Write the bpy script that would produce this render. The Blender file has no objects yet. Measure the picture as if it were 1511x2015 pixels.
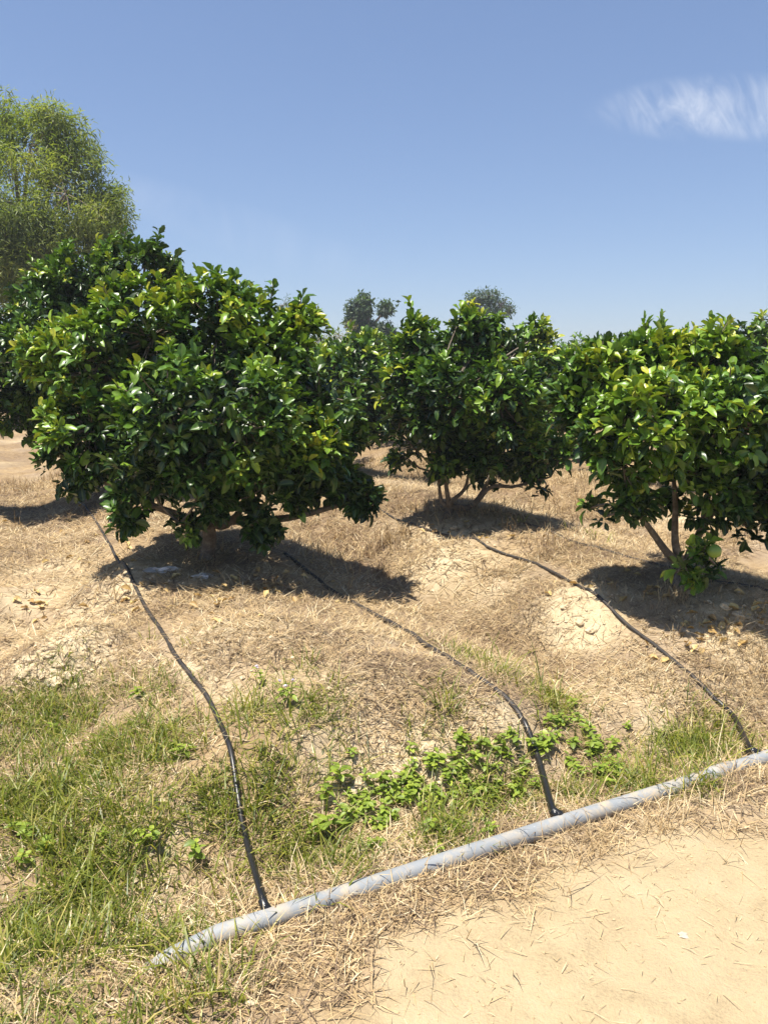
import bpy, math, random
import numpy as np
from mathutils import Vector, Matrix

rnd = random.Random(7)
rng = np.random.default_rng(11)
S = bpy.context.scene
C = S.collection
R = math.radians

# ------------------------------------------------------------------ camera
F = 1522.0                       # focal length in photograph pixels (1511 x 2015)
CX, CY = 755.5, 1007.5
EYE = 1.6
PITCH = R(10.5)
cam_data = bpy.data.cameras.new('camera')
cam = bpy.data.objects.new('camera', cam_data)
C.objects.link(cam)
cam.location = (0, 0, EYE)
cam.rotation_euler = (R(90) - PITCH, 0, 0)
cam_data.sensor_fit = 'VERTICAL'
cam_data.sensor_height = 24
cam_data.lens = 24 * F / 2015.0
cam_data.clip_start = 0.05
cam_data.clip_end = 3000
S.camera = cam
FW = np.array([0, math.cos(PITCH), -math.sin(PITCH)])
UP = np.array([0, math.sin(PITCH), math.cos(PITCH)])


def ray(u, v):
    d = FW + np.array([(u - CX) / F, 0, 0]) + UP * ((CY - v) / F)
    return d


def along(u, v, Y):
    d = ray(u, v)
    return np.array([0, 0, EYE]) + d * (Y / d[1])


def project(p):
    q = p - np.array([0, 0, EYE])
    dep = q @ FW
    return CX + F * q[..., 0] / dep, CY - F * (q @ UP) / dep, dep


# ------------------------------------------------------------------ sky, sun, exposure
SHADOW = (0.25, 0.15)            # metres a shadow runs right / away per metre of height
sun_dir = Vector((-SHADOW[0], -SHADOW[1], 1)).normalized()
world = bpy.data.worlds.new('World')
S.world = world
world.use_nodes = True
wn, wl = world.node_tree.nodes, world.node_tree.links
wn.clear()
w_out = wn.new('ShaderNodeOutputWorld')
w_bg = wn.new('ShaderNodeBackground')
w_bg.inputs['Strength'].default_value = 0.1
sky = wn.new('ShaderNodeTexSky')
sky.sky_type = 'NISHITA'
sky.sun_disc = False
sky.sun_elevation = math.asin(sun_dir.z)
sky.sun_rotation = math.atan2(sun_dir.x, sun_dir.y)
sky.altitude = 0
sky.air_density = 1.0
sky.dust_density = 0.6
sky.ozone_density = 3.0


def math_node(nt, op, a, b=None, clamp=False):
    n = nt.nodes.new('ShaderNodeMath')
    n.operation = op
    n.use_clamp = clamp
    for i, x in enumerate((a, b)):
        if x is None:
            continue
        if isinstance(x, (int, float)):
            n.inputs[i].default_value = x
        else:
            nt.links.new(x, n.inputs[i])
    return n.outputs[0]


def smooth_node(nt, x, lo, hi, a=0.0, b=1.0):
    n = nt.nodes.new('ShaderNodeMapRange')
    n.interpolation_type = 'SMOOTHSTEP'
    nt.links.new(x, n.inputs['Value'])
    n.inputs['From Min'].default_value = lo
    n.inputs['From Max'].default_value = hi
    n.inputs['To Min'].default_value = a
    n.inputs['To Max'].default_value = b
    return n.outputs['Result']


def cirrus(centre, half_w, half_h, tilt, scale, gain, streak):
    """A soft streaked cloud round one direction of the sky; returns its cover 0..1."""
    nt = world.node_tree
    c = Vector(ray(*centre)).normalized()
    r = Vector((c.y, -c.x, 0)).normalized()
    u = r.cross(c)
    r2 = r * math.cos(tilt) + u * math.sin(tilt)
    u2 = -r * math.sin(tilt) + u * math.cos(tilt)
    geo = wn.new('ShaderNodeTexCoord')

    def dot(v):
        n = wn.new('ShaderNodeVectorMath')
        n.operation = 'DOT_PRODUCT'
        wl.new(geo.outputs['Generated'], n.inputs[0])
        n.inputs[1].default_value = v
        return n.outputs['Value']
    dc, x, y = dot(c), dot(r2), dot(u2)
    front = math_node(nt, 'GREATER_THAN', dc, 0.3)
    xs = math_node(nt, 'DIVIDE', x, half_w)
    ys = math_node(nt, 'DIVIDE', y, half_h)
    rr = math_node(nt, 'ADD', math_node(nt, 'MULTIPLY', xs, xs), math_node(nt, 'MULTIPLY', ys, ys))
    body = smooth_node(nt, rr, 1.0, 0.0)
    comb = wn.new('ShaderNodeCombineXYZ')
    wl.new(math_node(nt, 'ADD', math_node(nt, 'MULTIPLY', x, scale), math_node(nt, 'MULTIPLY', y, scale * streak)), comb.inputs[0])
    wl.new(math_node(nt, 'MULTIPLY', y, scale * 0.55), comb.inputs[1])
    nz = wn.new('ShaderNodeTexNoise')
    nz.inputs['Scale'].default_value = 1.0
    nz.inputs['Detail'].default_value = 6
    nz.inputs['Roughness'].default_value = 0.6
    nz.inputs['Distortion'].default_value = 1.1
    wl.new(comb.outputs[0], nz.inputs['Vector'])
    st = smooth_node(nt, nz.outputs['Fac'], 0.30, 0.82)
    return math_node(nt, 'MULTIPLY', math_node(nt, 'MULTIPLY', math_node(nt, 'MULTIPLY', body, st), front), gain)


tint = wn.new('ShaderNodeMix')
tint.data_type = 'RGBA'
tint.blend_type = 'MULTIPLY'
tint.inputs['Factor'].default_value = 1.0
tint.inputs['B'].default_value = (1.0, 1.09, 1.31, 1)
sky_gamma = wn.new('ShaderNodeGamma')
sky_gamma.inputs['Gamma'].default_value = 0.72
wl.new(sky.outputs[0], sky_gamma.inputs['Color'])
wl.new(sky_gamma.outputs[0], tint.inputs['A'])
prev = tint.outputs['Result']
for args in (((1420, 212), 0.15, 0.036, R(-5), 30.0, 0.52, 0.6),
             ((1490, 225), 0.11, 0.030, R(-8), 17.0, 0.34, 0.4),
             ((480, 455), 0.22, 0.035, R(-16), 5.0, 0.16, 0.3)):
    cov = cirrus(*args)
    mx = wn.new('ShaderNodeMix')
    mx.data_type = 'RGBA'
    wl.new(cov, mx.inputs['Factor'])
    wl.new(prev, mx.inputs['A'])
    mx.inputs['B'].default_value = (5.6, 5.8, 6.3, 1)
    prev = mx.outputs['Result']
wl.new(prev, w_bg.inputs['Color'])
wl.new(w_bg.outputs[0], w_out.inputs['Surface'])

sun_data = bpy.data.lights.new('sun', 'SUN')
sun_data.energy = 5.0
sun_data.angle = R(0.53)
sun_data.color = (1.0, 0.94, 0.84)
sun = bpy.data.objects.new('sun', sun_data)
C.objects.link(sun)
sun.rotation_euler = sun_dir.to_track_quat('Z', 'Y').to_euler()
sun.location = (-6, -6, 20)

vs = S.view_settings
S.display_settings.display_device = 'sRGB'
vs.view_transform = 'Standard'
vs.look = 'None'
vs.gamma = 1.0
vs.use_curve_mapping = False
vs.exposure = 0.80
S.cycles.max_bounces = 6
S.cycles.transparent_max_bounces = 4
S.cycles.transmission_bounces = 4
S.cycles.use_denoising = True


# ------------------------------------------------------------------ noise and terrain
def _hash(ix, iy, seed):
    n = (ix * 374761393 + iy * 668265263 + seed * 1442695041).astype(np.int64) & 0xffffffff
    n = ((n ^ (n >> 13)) * 1274126177) & 0xffffffff
    n = (n ^ (n >> 16)) & 0xffffffff
    return n / 4294967295.0


def vnoise(x, y, seed=0):
    x, y = np.asarray(x, float), np.asarray(y, float)
    x0, y0 = np.floor(x), np.floor(y)
    fx, fy = x - x0, y - y0
    fx, fy = fx * fx * (3 - 2 * fx), fy * fy * (3 - 2 * fy)
    x0, y0 = x0.astype(np.int64), y0.astype(np.int64)
    a, b = _hash(x0, y0, seed), _hash(x0 + 1, y0, seed)
    c, d = _hash(x0, y0 + 1, seed), _hash(x0 + 1, y0 + 1, seed)
    return (a * (1 - fx) + b * fx) * (1 - fy) + (c * (1 - fx) + d * fx) * fy


def fbm(x, y, seed=0, octaves=4):
    t, a, n = 0, 0.5, 0
    for k in range(octaves):
        t = t + a * vnoise(x * 2 ** k, y * 2 ** k, seed + k * 17)
        n += a
        a *= 0.5
    return t / n


def sstep(a, b, x):
    q = np.clip((x - a) / (b - a), 0, 1)
    return q * q * (3 - 2 * q)


ROW = R(25)                       # the rows run away from the path, 25 degrees left of the view
SX, SY = math.cos(ROW), math.sin(ROW)
BED0, SPACING = 1.2, 2.6          # first row's centre line and the distance between rows


def st(x, y):
    return x * SX + y * SY, -x * SY + y * SX


def xy(s, t):
    return s * SX - t * SY, s * SY + t * SX


MOUNDS = []                       # x, y, radius, height


def height(x, y):
    x, y = np.asarray(x, float), np.asarray(y, float)
    s, t = st(x, y)
    wob = 0.25 * (fbm(s * 0.9, t * 0.9, 5, 3) - 0.5)
    bed = 0.5 + 0.5 * np.cos(2 * math.pi * (s + wob - BED0) / SPACING)
    bed = bed ** 0.8
    rise = sstep(2.3, 3.05, t + 0.5 * (fbm(s * 1.3, t * 0.6, 9, 3) - 0.5))
    fade = np.exp(-np.maximum(t - 16, 0) / 20)
    h = rise * (0.02 + 0.26 * bed * fade)
    h = h - 0.07 * np.exp(-((t - 2.33) / 0.2) ** 2)
    h = h - rise * fade * 0.05 * np.exp(-((s + wob - 2.5) / 0.32) ** 2)
    near = np.exp(-np.maximum(np.hypot(x, y) - 9, 0) / 12)
    off_path = sstep(1.55, 2.3, t)
    h = h + near * off_path * (0.10 * (fbm(x * 1.5, y * 1.5, 21, 3) - 0.5)
                               + 0.045 * (fbm(x * 5, y * 5, 31, 3) - 0.5)
                               + 0.014 * (fbm(x * 19, y * 19, 41, 2) - 0.5))
    h = h + near * (1 - off_path) * (0.03 * (fbm(x * 2, y * 2, 23, 3) - 0.5) + 0.022 * (fbm(x * 6.5, y * 6.5, 45, 3) - 0.5) + 0.009 * (fbm(x * 20, y * 20, 43, 2) - 0.5))
    for mx_, my_, mr, mh in MOUNDS:
        q = np.hypot(x - mx_, y - my_) / mr
        h = h + mh * np.exp(-q ** 3)
    return h


_STEPS = np.concatenate([np.arange(.9, 9, .06), 9 * 1.012 ** np.arange(1, 420)])


def hit(u, v):
    d = ray(u, v)
    o = np.array([0, 0, EYE])
    p = o + d * _STEPS[:, None]
    under = p[:, 2] <= height(p[:, 0], p[:, 1])
    i = int(np.argmax(under)) if under.any() else len(_STEPS) - 1
    lo, hi = _STEPS[max(i - 1, 0)], _STEPS[i]
    for k in range(2):
        q = np.linspace(lo, hi, 12)
        p = o + d * q[:, None]
        g = p[:, 2] <= height(p[:, 0], p[:, 1])
        i = max(1, int(np.argmax(g)))
        lo, hi = q[i - 1], q[i]
    return o + d * hi


_mounds = []
for (u, v, r, hh) in ((120, 1300, 0.28, 0.16), (230, 1165, 0.30, 0.13), (50, 1180, .3, .08), (400, 1120, 0.6, 0.05), (900, 1025, 0.6, 0.06),
                      (1340, 1155, 0.6, 0.05), (985, 1425, 0.2, 0.05), (1120, 1210, 0.33, 0.12), (870, 1120, 0.36, 0.12), (480, 1270, .42, .10), (1240, 1380, .3, .07)):
    p = hit(u, v)
    _mounds.append((p[0], p[1], r, hh))
MOUNDS.extend(_mounds)


# ------------------------------------------------------------------ object helpers
def tag(o, label=None, cat=None, group=None, kind=None):
    for k, x in (('label', label), ('category', cat), ('group', group), ('kind', kind)):
        if x:
            o[k] = x
    return o


def empty(name, loc):
    o = bpy.data.objects.new(name, None)
    o.location = loc
    o.empty_display_size = 0.1
    C.objects.link(o)
    return o


def make_mesh(name, verts, faces, mat, attrs=None, smooth=True):
    """verts (n,3); faces: a list of (m,k) int arrays; attrs: name -> per-vertex floats."""
    me = bpy.data.meshes.new(name)
    verts = np.ascontiguousarray(verts, dtype=np.float32)
    me.vertices.add(len(verts))
    me.vertices.foreach_set('co', verts.ravel())
    loops = np.concatenate([f.ravel() for f in faces]).astype(np.int32)
    sizes = np.concatenate([np.full(len(f), f.shape[1]) for f in faces])
    starts = np.concatenate([[0], np.cumsum(sizes)[:-1]]).astype(np.int32)
    me.loops.add(len(loops))
    me.loops.foreach_set('vertex_index', loops)
    me.polygons.add(len(sizes))
    me.polygons.foreach_set('loop_start', starts)
    me.polygons.foreach_set('use_smooth', np.full(len(sizes), smooth))
    for k, x in (attrs or {}).items():
        a = me.attributes.new(k, 'FLOAT', 'POINT')
        a.data.foreach_set('value', np.ascontiguousarray(x, dtype=np.float32))
    me.update(calc_edges=True)
    if mat:
        me.materials.append(mat)
    return me


def link(name, me, parent=None, loc=None):
    o = bpy.data.objects.new(name, me)
    if parent is not None:
        o.parent = parent
    if loc is not None:
        o.location = loc
    C.objects.link(o)
    return o


def unit(a):
    return a / np.maximum(np.linalg.norm(a, axis=-1, keepdims=True), 1e-9)


def tube(paths, sides=8, closed_ends=True):
    """paths: list of (points (n,3), radii (n,)). Returns verts, faces list."""
    V, Q, T = [], [], []
    n0 = 0
    for pts, rad in paths:
        pts = np.asarray(pts, float)
        rad = np.broadcast_to(np.asarray(rad, float), (len(pts),))
        tan = unit(np.gradient(pts, axis=0))
        ref = np.array([0, 0, 1.0]) if abs(tan[0][2]) < 0.9 else np.array([1.0, 0, 0])
        e1 = unit(np.cross(tan[0], ref))
        ring = []
        ang = np.arange(sides) * 2 * math.pi / sides
        for k in range(len(pts)):
            e1 = unit(e1 - tan[k] * (e1 @ tan[k]))
            e2 = np.cross(tan[k], e1)
            ring.append(pts[k] + rad[k] * (np.cos(ang)[:, None] * e1 + np.sin(ang)[:, None] * e2))
        V.append(np.concatenate(ring))
        j = np.arange(sides)
        for k in range(len(pts) - 1):
            a = n0 + k * sides
            Q.append(np.stack([a + j, a + (j + 1) % sides, a + sides + (j + 1) % sides, a + sides + j], 1))
        n1 = n0 + len(pts) * sides
        if closed_ends:
            V.append(np.stack([pts[0], pts[-1]]))
            T.append(np.stack([np.full(sides, n1), n0 + (j + 1) % sides, n0 + j], 1))
            a = n1 - sides
            T.append(np.stack([np.full(sides, n1 + 1), a + j, a + (j + 1) % sides], 1))
            n1 += 2
        n0 = n1
    f = [np.concatenate(Q)]
    if T:
        f.append(np.concatenate(T))
    return np.concatenate(V), f


def spline(pts, n):
    """Catmull-Rom through pts, n samples."""
    p = np.asarray(pts, float)
    p = np.vstack([2 * p[0] - p[1], p, 2 * p[-1] - p[-2]])
    seg = len(p) - 3
    out = []
    for q in np.linspace(0, seg - 1e-6, n):
        i = int(q)
        f = q - i
        a, b, c, d = p[i:i + 4]
        out.append(0.5 * (2 * b + (c - a) * f + (2 * a - 5 * b + 4 * c - d) * f * f + (3 * b - a - 3 * c + d) * f ** 3))
    return np.array(out)


# ------------------------------------------------------------------ materials
def new_mat(name):
    m = bpy.data.materials.new(name)
    m.use_nodes = True
    return m, m.node_tree, m.node_tree.nodes['Principled BSDF'], m.node_tree.nodes['Material Output']


def ramp(nt, fac, stops):
    n = nt.nodes.new('ShaderNodeValToRGB')
    e = n.color_ramp.elements
    while len(e) < len(stops):
        e.new(0.5)
    for q, (pos, col) in zip(e, stops):
        q.position = pos
        q.color = (*col, 1)
    nt.links.new(fac, n.inputs[0])
    return n.outputs['Color']


def attr(nt, name):
    n = nt.nodes.new('ShaderNodeAttribute')
    n.attribute_name = name
    return n.outputs['Fac']


def noise(nt, scale, detail=4, rough=0.55, coord='Object', dist=0.0):
    tc = nt.nodes.new('ShaderNodeTexCoord')
    n = nt.nodes.new('ShaderNodeTexNoise')
    n.inputs['Scale'].default_value = scale
    n.inputs['Detail'].default_value = detail
    n.inputs['Roughness'].default_value = rough
    n.inputs['Distortion'].default_value = dist
    nt.links.new(tc.outputs[coord], n.inputs['Vector'])
    return n.outputs['Fac']


def mix(nt, fac, a, b, mode='MIX'):
    n = nt.nodes.new('ShaderNodeMix')
    n.data_type = 'RGBA'
    n.blend_type = mode
    for sock, x in (('Factor', fac), ('A', a), ('B', b)):
        if isinstance(x, (int, float)):
            n.inputs[sock].default_value = x
        elif isinstance(x, tuple):
            n.inputs[sock].default_value = (*x, 1)
        else:
            nt.links.new(x, n.inputs[sock])
    return n.outputs['Result']


def bump(nt, bsdf, h, strength, dist):
    b = nt.nodes.new('ShaderNodeBump')
    b.inputs['Strength'].default_value = strength
    b.inputs['Distance'].default_value = dist
    nt.links.new(h, b.inputs['Height'])
    nt.links.new(b.outputs[0], bsdf.inputs['Normal'])


def leaf_material(name, stops, rough=0.33, spec=0.5, transl=0.28, rib=None, under=None, thru=(1.5, 1.6, 0.5)):
    m, nt, b, out = new_mat(name)
    col = ramp(nt, attr(nt, 'var'), stops)
    gp = nt.nodes.new('ShaderNodeNewGeometry')
    mo = nt.nodes.new('ShaderNodeTexNoise')
    mo.inputs['Scale'].default_value = 38
    mo.inputs['Detail'].default_value = 3
    nt.links.new(gp.outputs['Position'], mo.inputs['Vector'])
    mott = ramp(nt, mo.outputs['Fac'], [(0.32, (0.72, 0.72, 0.72)), (0.68, (1.22, 1.18, 1.15))])
    col = mix(nt, 1.0, col, mott, 'MULTIPLY')
    if rib:
        col = mix(nt, math_node(nt, 'MULTIPLY', math_node(nt, 'POWER', attr(nt, 'rib'), 5.0), 0.55), col, rib)
    if under:
        g = nt.nodes.new('ShaderNodeNewGeometry')
        face = mix(nt, 0.5, col, under)
        col2 = mix(nt, g.outputs['Backfacing'], col, face)
    else:
        col2 = col
    nt.links.new(col2, b.inputs['Base Color'])
    b.inputs['Roughness'].default_value = rough
    b.inputs['Specular IOR Level'].default_value = spec
    tr = nt.nodes.new('ShaderNodeBsdfTranslucent')
    nt.links.new(mix(nt, 1.0, col, thru, 'MULTIPLY'), tr.inputs['Color'])
    ms = nt.nodes.new('ShaderNodeMixShader')
    ms.inputs[0].default_value = transl
    nt.links.new(b.outputs[0], ms.inputs[1])
    nt.links.new(tr.outputs[0], ms.inputs[2])
    nt.links.new(ms.outputs[0], out.inputs['Surface'])
    return m


M = {}
M['citrus_leaf'] = leaf_material('citrus_leaf', [(0.0, (0.010, 0.026, 0.008)), (0.3, (0.026, 0.064, 0.012)), (0.55, (0.100, 0.205, 0.024)),
                                                 (0.80, (0.21, 0.33, 0.032)), (1.0, (0.42, 0.42, 0.040))], rough=0.33, spec=0.36, transl=0.13,
                                 rib=(0.16, 0.22, 0.06), under=(0.09, 0.15, 0.05))
M['tree_leaf'] = leaf_material('tree_leaf', [(0.0, (0.11, 0.16, 0.045)), (0.5, (0.23, 0.28, 0.075)), (0.85, (0.33, 0.35, 0.10)),
                                             (1.0, (0.32, 0.26, 0.09))], rough=0.5, transl=0.42)
M['far_leaf'] = leaf_material('far_leaf', [(0.0, (0.040, 0.070, 0.038)), (0.5, (0.085, 0.145, 0.055)), (1.0, (0.15, 0.21, 0.08))], rough=0.55, transl=0.38)
M['bush_leaf'] = leaf_material('bush_leaf', [(0.0, (0.10, 0.10, 0.035)), (0.5, (0.18, 0.16, 0.055)), (1.0, (0.28, 0.22, 0.08))], rough=0.6, transl=0.3)
M['grass'] = leaf_material('grass', [(0.0, (0.09, 0.125, 0.018)), (0.35, (0.185, 0.225, 0.028)), (0.65, (0.31, 0.31, 0.055)), (0.85, (0.43, 0.37, 0.11)),
                                     (1.0, (0.50, 0.41, 0.19))], rough=0.45, transl=0.32)
M['weed'] = leaf_material('weed', [(0.0, (0.12, 0.19, 0.026)), (0.5, (0.24, 0.33, 0.04)), (1.0, (0.38, 0.44, 0.06))], rough=0.45, transl=0.3,
                          rib=(0.25, 0.33, 0.09))
M['straw'] = leaf_material('straw', [(0.0, (0.165, 0.115, 0.075)), (0.3, (0.31, 0.225, 0.135)), (0.6, (0.47, 0.34, 0.17)), (0.85, (0.60, 0.47, 0.26)),
                                     (1.0, (0.68, 0.58, 0.38))], rough=0.6, spec=0.3, transl=0.12, thru=(1, 1, 1))
M['dead_leaf'] = leaf_material('dead_leaf', [(0.0, (0.28, 0.16, 0.06)), (0.5, (0.50, 0.34, 0.12)), (1.0, (0.66, 0.52, 0.22))], rough=0.55, transl=0.15, thru=(1, 1, 1))
M['petal'] = leaf_material('petal', [(0.0, (0.62, 0.50, 0.70)), (1.0, (0.75, 0.68, 0.80))], rough=0.6, transl=0.2, thru=(1, 1, 1))


def soil(name):
    m, nt, b, out = new_mat(name)
    n1 = noise(nt, 1.7, 5, 0.6)
    n2 = noise(nt, 14, 6, 0.65)
    n3 = noise(nt, 110, 4, 0.7)
    n4 = noise(nt, 5.0, 5, 0.6, dist=0.6)
    tan = ramp(nt, n2, [(0.25, (0.26, 0.175, 0.095)), (0.5, (0.40, 0.285, 0.155)), (0.75, (0.52, 0.39, 0.225))])
    grey = ramp(nt, n4, [(0.3, (0.27, 0.195, 0.125)), (0.7, (0.46, 0.355, 0.24))])
    c = mix(nt, smooth_node(nt, n1, 0.40, 0.62), tan, grey)
    crust = ramp(nt, n2, [(0.25, (0.48, 0.37, 0.22)), (0.55, (0.64, 0.52, 0.33)), (0.8, (0.72, 0.62, 0.43))])
    c = mix(nt, attr(nt, 'pale'), c, crust)
    path = ramp(nt, n4, [(0.28, (0.38, 0.29, 0.168)), (0.5, (0.515, 0.405, 0.243)), (0.72, (0.60, 0.49, 0.315))])
    path = mix(nt, smooth_node(nt, n1, 0.42, 0.66, 0.0, 0.4), path, (0.55, 0.44, 0.285))
    path = mix(nt, smooth_node(nt, n3, 0.35, 0.7), path, (0.45, 0.345, 0.20))
    c = mix(nt, attr(nt, 'path'), c, path)
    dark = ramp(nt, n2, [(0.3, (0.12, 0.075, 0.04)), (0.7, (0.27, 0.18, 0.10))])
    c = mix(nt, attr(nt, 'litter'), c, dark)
    grit = ramp(nt, n3, [(0.3, (0.72, 0.72, 0.72)), (0.6, (1.0, 1.0, 1.0))])
    c = mix(nt, 1.0, c, grit, 'MULTIPLY')
    nt.links.new(c, b.inputs['Base Color'])
    b.inputs['Roughness'].default_value = 0.95
    b.inputs['Specular IOR Level'].default_value = 0.15
    h = math_node(nt, 'ADD', math_node(nt, 'MULTIPLY', n2, 0.7), math_node(nt, 'MULTIPLY', n3, 0.35))
    bump(nt, b, h, 0.75, 0.03)
    return m


M['soil'] = soil('soil')


def simple(name, stops, scale, rough, bstr=0.3, bdist=0.01, spec=0.4, detail=5):
    m, nt, b, out = new_mat(name)
    n = noise(nt, scale, detail, 0.6)
    nt.links.new(ramp(nt, n, stops), b.inputs['Base Color'])
    b.inputs['Roughness'].default_value = rough
    b.inputs['Specular IOR Level'].default_value = spec
    bump(nt, b, noise(nt, scale * 3, 4), bstr, bdist)
    return m


M['bark'] = simple('bark', [(0.3, (0.085, 0.068, 0.050)), (0.55, (0.175, 0.142, 0.105)), (0.75, (0.30, 0.26, 0.20))], 26, 0.85, 0.6, 0.012)
M['far_bark'] = simple('far_bark', [(0.3, (0.13, 0.10, 0.075)), (0.7, (0.26, 0.21, 0.16))], 8, 0.9)
M['clod'] = simple('clod', [(0.3, (0.50, 0.39, 0.24)), (0.7, (0.68, 0.56, 0.37))], 18, 0.95, 0.7, 0.02, 0.15)
M['pale_pebble'] = simple('pale_pebble', [(0.3, (0.42, 0.36, 0.27)), (0.7, (0.54, 0.48, 0.38))], 40, 0.9, 0.4, 0.004, 0.2)
M['path_crumb'] = simple('path_crumb', [(0.3, (0.40, 0.29, 0.165)), (0.7, (0.58, 0.45, 0.27))], 9, 0.95, 0.4, 0.01, 0.15)
M['stone'] = simple('stone', [(0.3, (0.50, 0.47, 0.43)), (0.7, (0.68, 0.65, 0.60))], 14, 0.85, 0.5, 0.01, 0.3)
M['pvc'] = None
m, nt, b, out = new_mat('pvc')
base = ramp(nt, noise(nt, 3.0, 4), [(0.3, (0.22, 0.238, 0.25)), (0.7, (0.30, 0.315, 0.325))])
dust = smooth_node(nt, noise(nt, 11, 7, 0.7, dist=0.4), 0.42, 0.70)
scr = smooth_node(nt, noise(nt, 60, 4, 0.7), 0.60, 0.72)
c = mix(nt, math_node(nt, 'MULTIPLY', dust, 0.8), base, (0.50, 0.40, 0.26))
c = mix(nt, math_node(nt, 'MULTIPLY', scr, 0.35), c, (0.55, 0.56, 0.56))
nt.links.new(c, b.inputs['Base Color'])
b.inputs['Roughness'].default_value = 0.5
bump(nt, b, noise(nt, 70, 3), 0.12, 0.004)
b.inputs['Roughness'].default_value = 0.62
M['pvc'] = m
m, nt, b, out = new_mat('hose')
dust = smooth_node(nt, noise(nt, 16, 6, 0.7), 0.30, 0.80)
c = mix(nt, math_node(nt, 'MULTIPLY', math_node(nt, 'MULTIPLY', dust, attr(nt, 'dust')), 0.38), (0.013, 0.013, 0.014), (0.18, 0.135, 0.09))
nt.links.new(c, b.inputs['Base Color'])
nt.links.new(math_node(nt, 'ADD', math_node(nt, 'MULTIPLY', attr(nt, 'dust'), 0.35), 0.28), b.inputs['Roughness'])
M['hose'] = m
m, nt, b, out = new_mat('fruit_skin')
nt.links.new(ramp(nt, noise(nt, 9, 4), [(0.3, (0.10, 0.19, 0.025)), (0.7, (0.19, 0.28, 0.04))]), b.inputs['Base Color'])
b.inputs['Roughness'].default_value = 0.38
bump(nt, b, noise(nt, 160, 2), 0.25, 0.004)
M['fruit'] = m

# ------------------------------------------------------------------ ground and path
GREEN = [(60, 2010, .14, 1), (150, 2005, .14, .9), (300, 1965, .1, .7), (30, 1910, .16, 1), (420, 1950, .08, .5), (220, 1985, .12, .7), (190, 1940, .12, 1), (245, 1912, .09, 1), (140, 1955, .1, 1), (60, 1440, .30, 1), (30, 1560, .35, 1), (200, 1500, .28, .8), (120, 1680, .30, 1), (330, 1480, .20, .9), (490, 1450, .16, 1), (300, 1600, .25, .9), (285, 1898, .08, 1), (320, 1880, .06, .8), (1385, 1545, .06, .9),
         (420, 1620, .2, .8), (240, 1760, .25, .9), (420, 1770, .18, .9), (80, 1820, .25, .9), (300, 1860, .18, .9), (150, 1930, .2, 1), (60, 1980, .2, .8),
         (520, 1530, .14, .8), (560, 1680, .18, .7), (600, 1390, .12, .6), (560, 1350, .12, .5), (640, 1700, .12, .6), (700, 1690, .1, .6), (870, 1640, .12, .8),
         (950, 1570, .14, .7), (1150, 1560, .1, .6), (1300, 1510, .12, 1), (1360, 1480, .14, 1), (1440, 1450, .12, .7), (1230, 1540, .1, .6),
         (930, 1300, .16, .35), (900, 1400, .1, .4), (1040, 1350, .18, .4), (1090, 1400, .14, .5), (640, 930, .5, .5), (1110, 1045, .3, .35), (1210, 1075, .25, .4),
         (290, 1370, .12, .4), (100, 1370, .15, .4), (560, 1170, .1, .15), (1300, 1560, .08, .5), (800, 1480, .1, .35), (660, 1540, .12, .6)]
PALE = [(130, 1275, .24, 1), (60, 1310, .18, .8), (230, 1160, .28, .6), (40, 1180, .25, .5), (110, 1110, .3, .55), (870, 1105, .35, .8), (1120, 1200, .28, .75), (1150, 1235, .2, 1),
        (960, 1170, .3, .4), (1270, 1370, .22, .5), (850, 1480, .13, 1), (770, 1530, .2, .7), (700, 1550, .15, .6), (990, 1420, .13, .8), (660, 1420, .25, .4), (480, 1250, .35, .35),
        (320, 1120, .2, .7), (400, 1135, .15, .7), (900, 1035, .4, .7), (1420, 1190, .3, .7), (1330, 1010, .5, .4), (280, 1660, .2, .4), (1180, 1150, .3, .3), (1300, 1440, .2, .4)]
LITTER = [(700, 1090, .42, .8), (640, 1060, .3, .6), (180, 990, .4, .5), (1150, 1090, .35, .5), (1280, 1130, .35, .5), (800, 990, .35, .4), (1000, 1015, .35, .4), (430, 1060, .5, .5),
          (820, 1330, .25, .35), (1000, 1250, .3, .3), (1400, 1110, .4, .4), (560, 1380, .15, .4)]


def blobs(lst):
    out = []
    for (u, v, r, w) in lst:
        p = hit(u, v)
        out.append((p[0], p[1], r, w))
    return out


GREEN_W, PALE_W, LITTER_W = blobs(GREEN), blobs(PALE), blobs(LITTER)


def field(bl, x, y):
    f = np.zeros_like(x)
    for bx, by, r, w in bl:
        f = np.maximum(f, w * np.exp(-((x - bx) ** 2 + (y - by) ** 2) / (r * r)))
    return f


_pe = np.array([st(*hit(u, v)[:2]) for u, v in ((540, 2015), (680, 1935), (780, 1870), (920, 1805), (1060, 1742), (1220, 1682), (1370, 1628), (1511, 1588))])


def path_mask(x, y):
    s, t = st(x, y)
    edge = np.interp(s, np.concatenate([[-.4], _pe[:, 0]]), np.concatenate([[.3], _pe[:, 1]]))
    edge = edge + 0.42 * (fbm(s * 3.1, t * 3.1, 51, 4) - 0.5)
    return sstep(0.13, -0.11, t - edge)


def axis(lo, hi, step, far, grow=1.13):
    a = list(np.arange(lo, hi + 1e-9, step))
    d, x = step, lo
    left = []
    while x > -far:
        d *= grow
        x -= d
        left.append(x)
    d, x = step, hi
    right = []
    while x < far:
        d *= grow
        x += d
        right.append(x)
    return np.array(left[::-1] + a + right)


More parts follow.
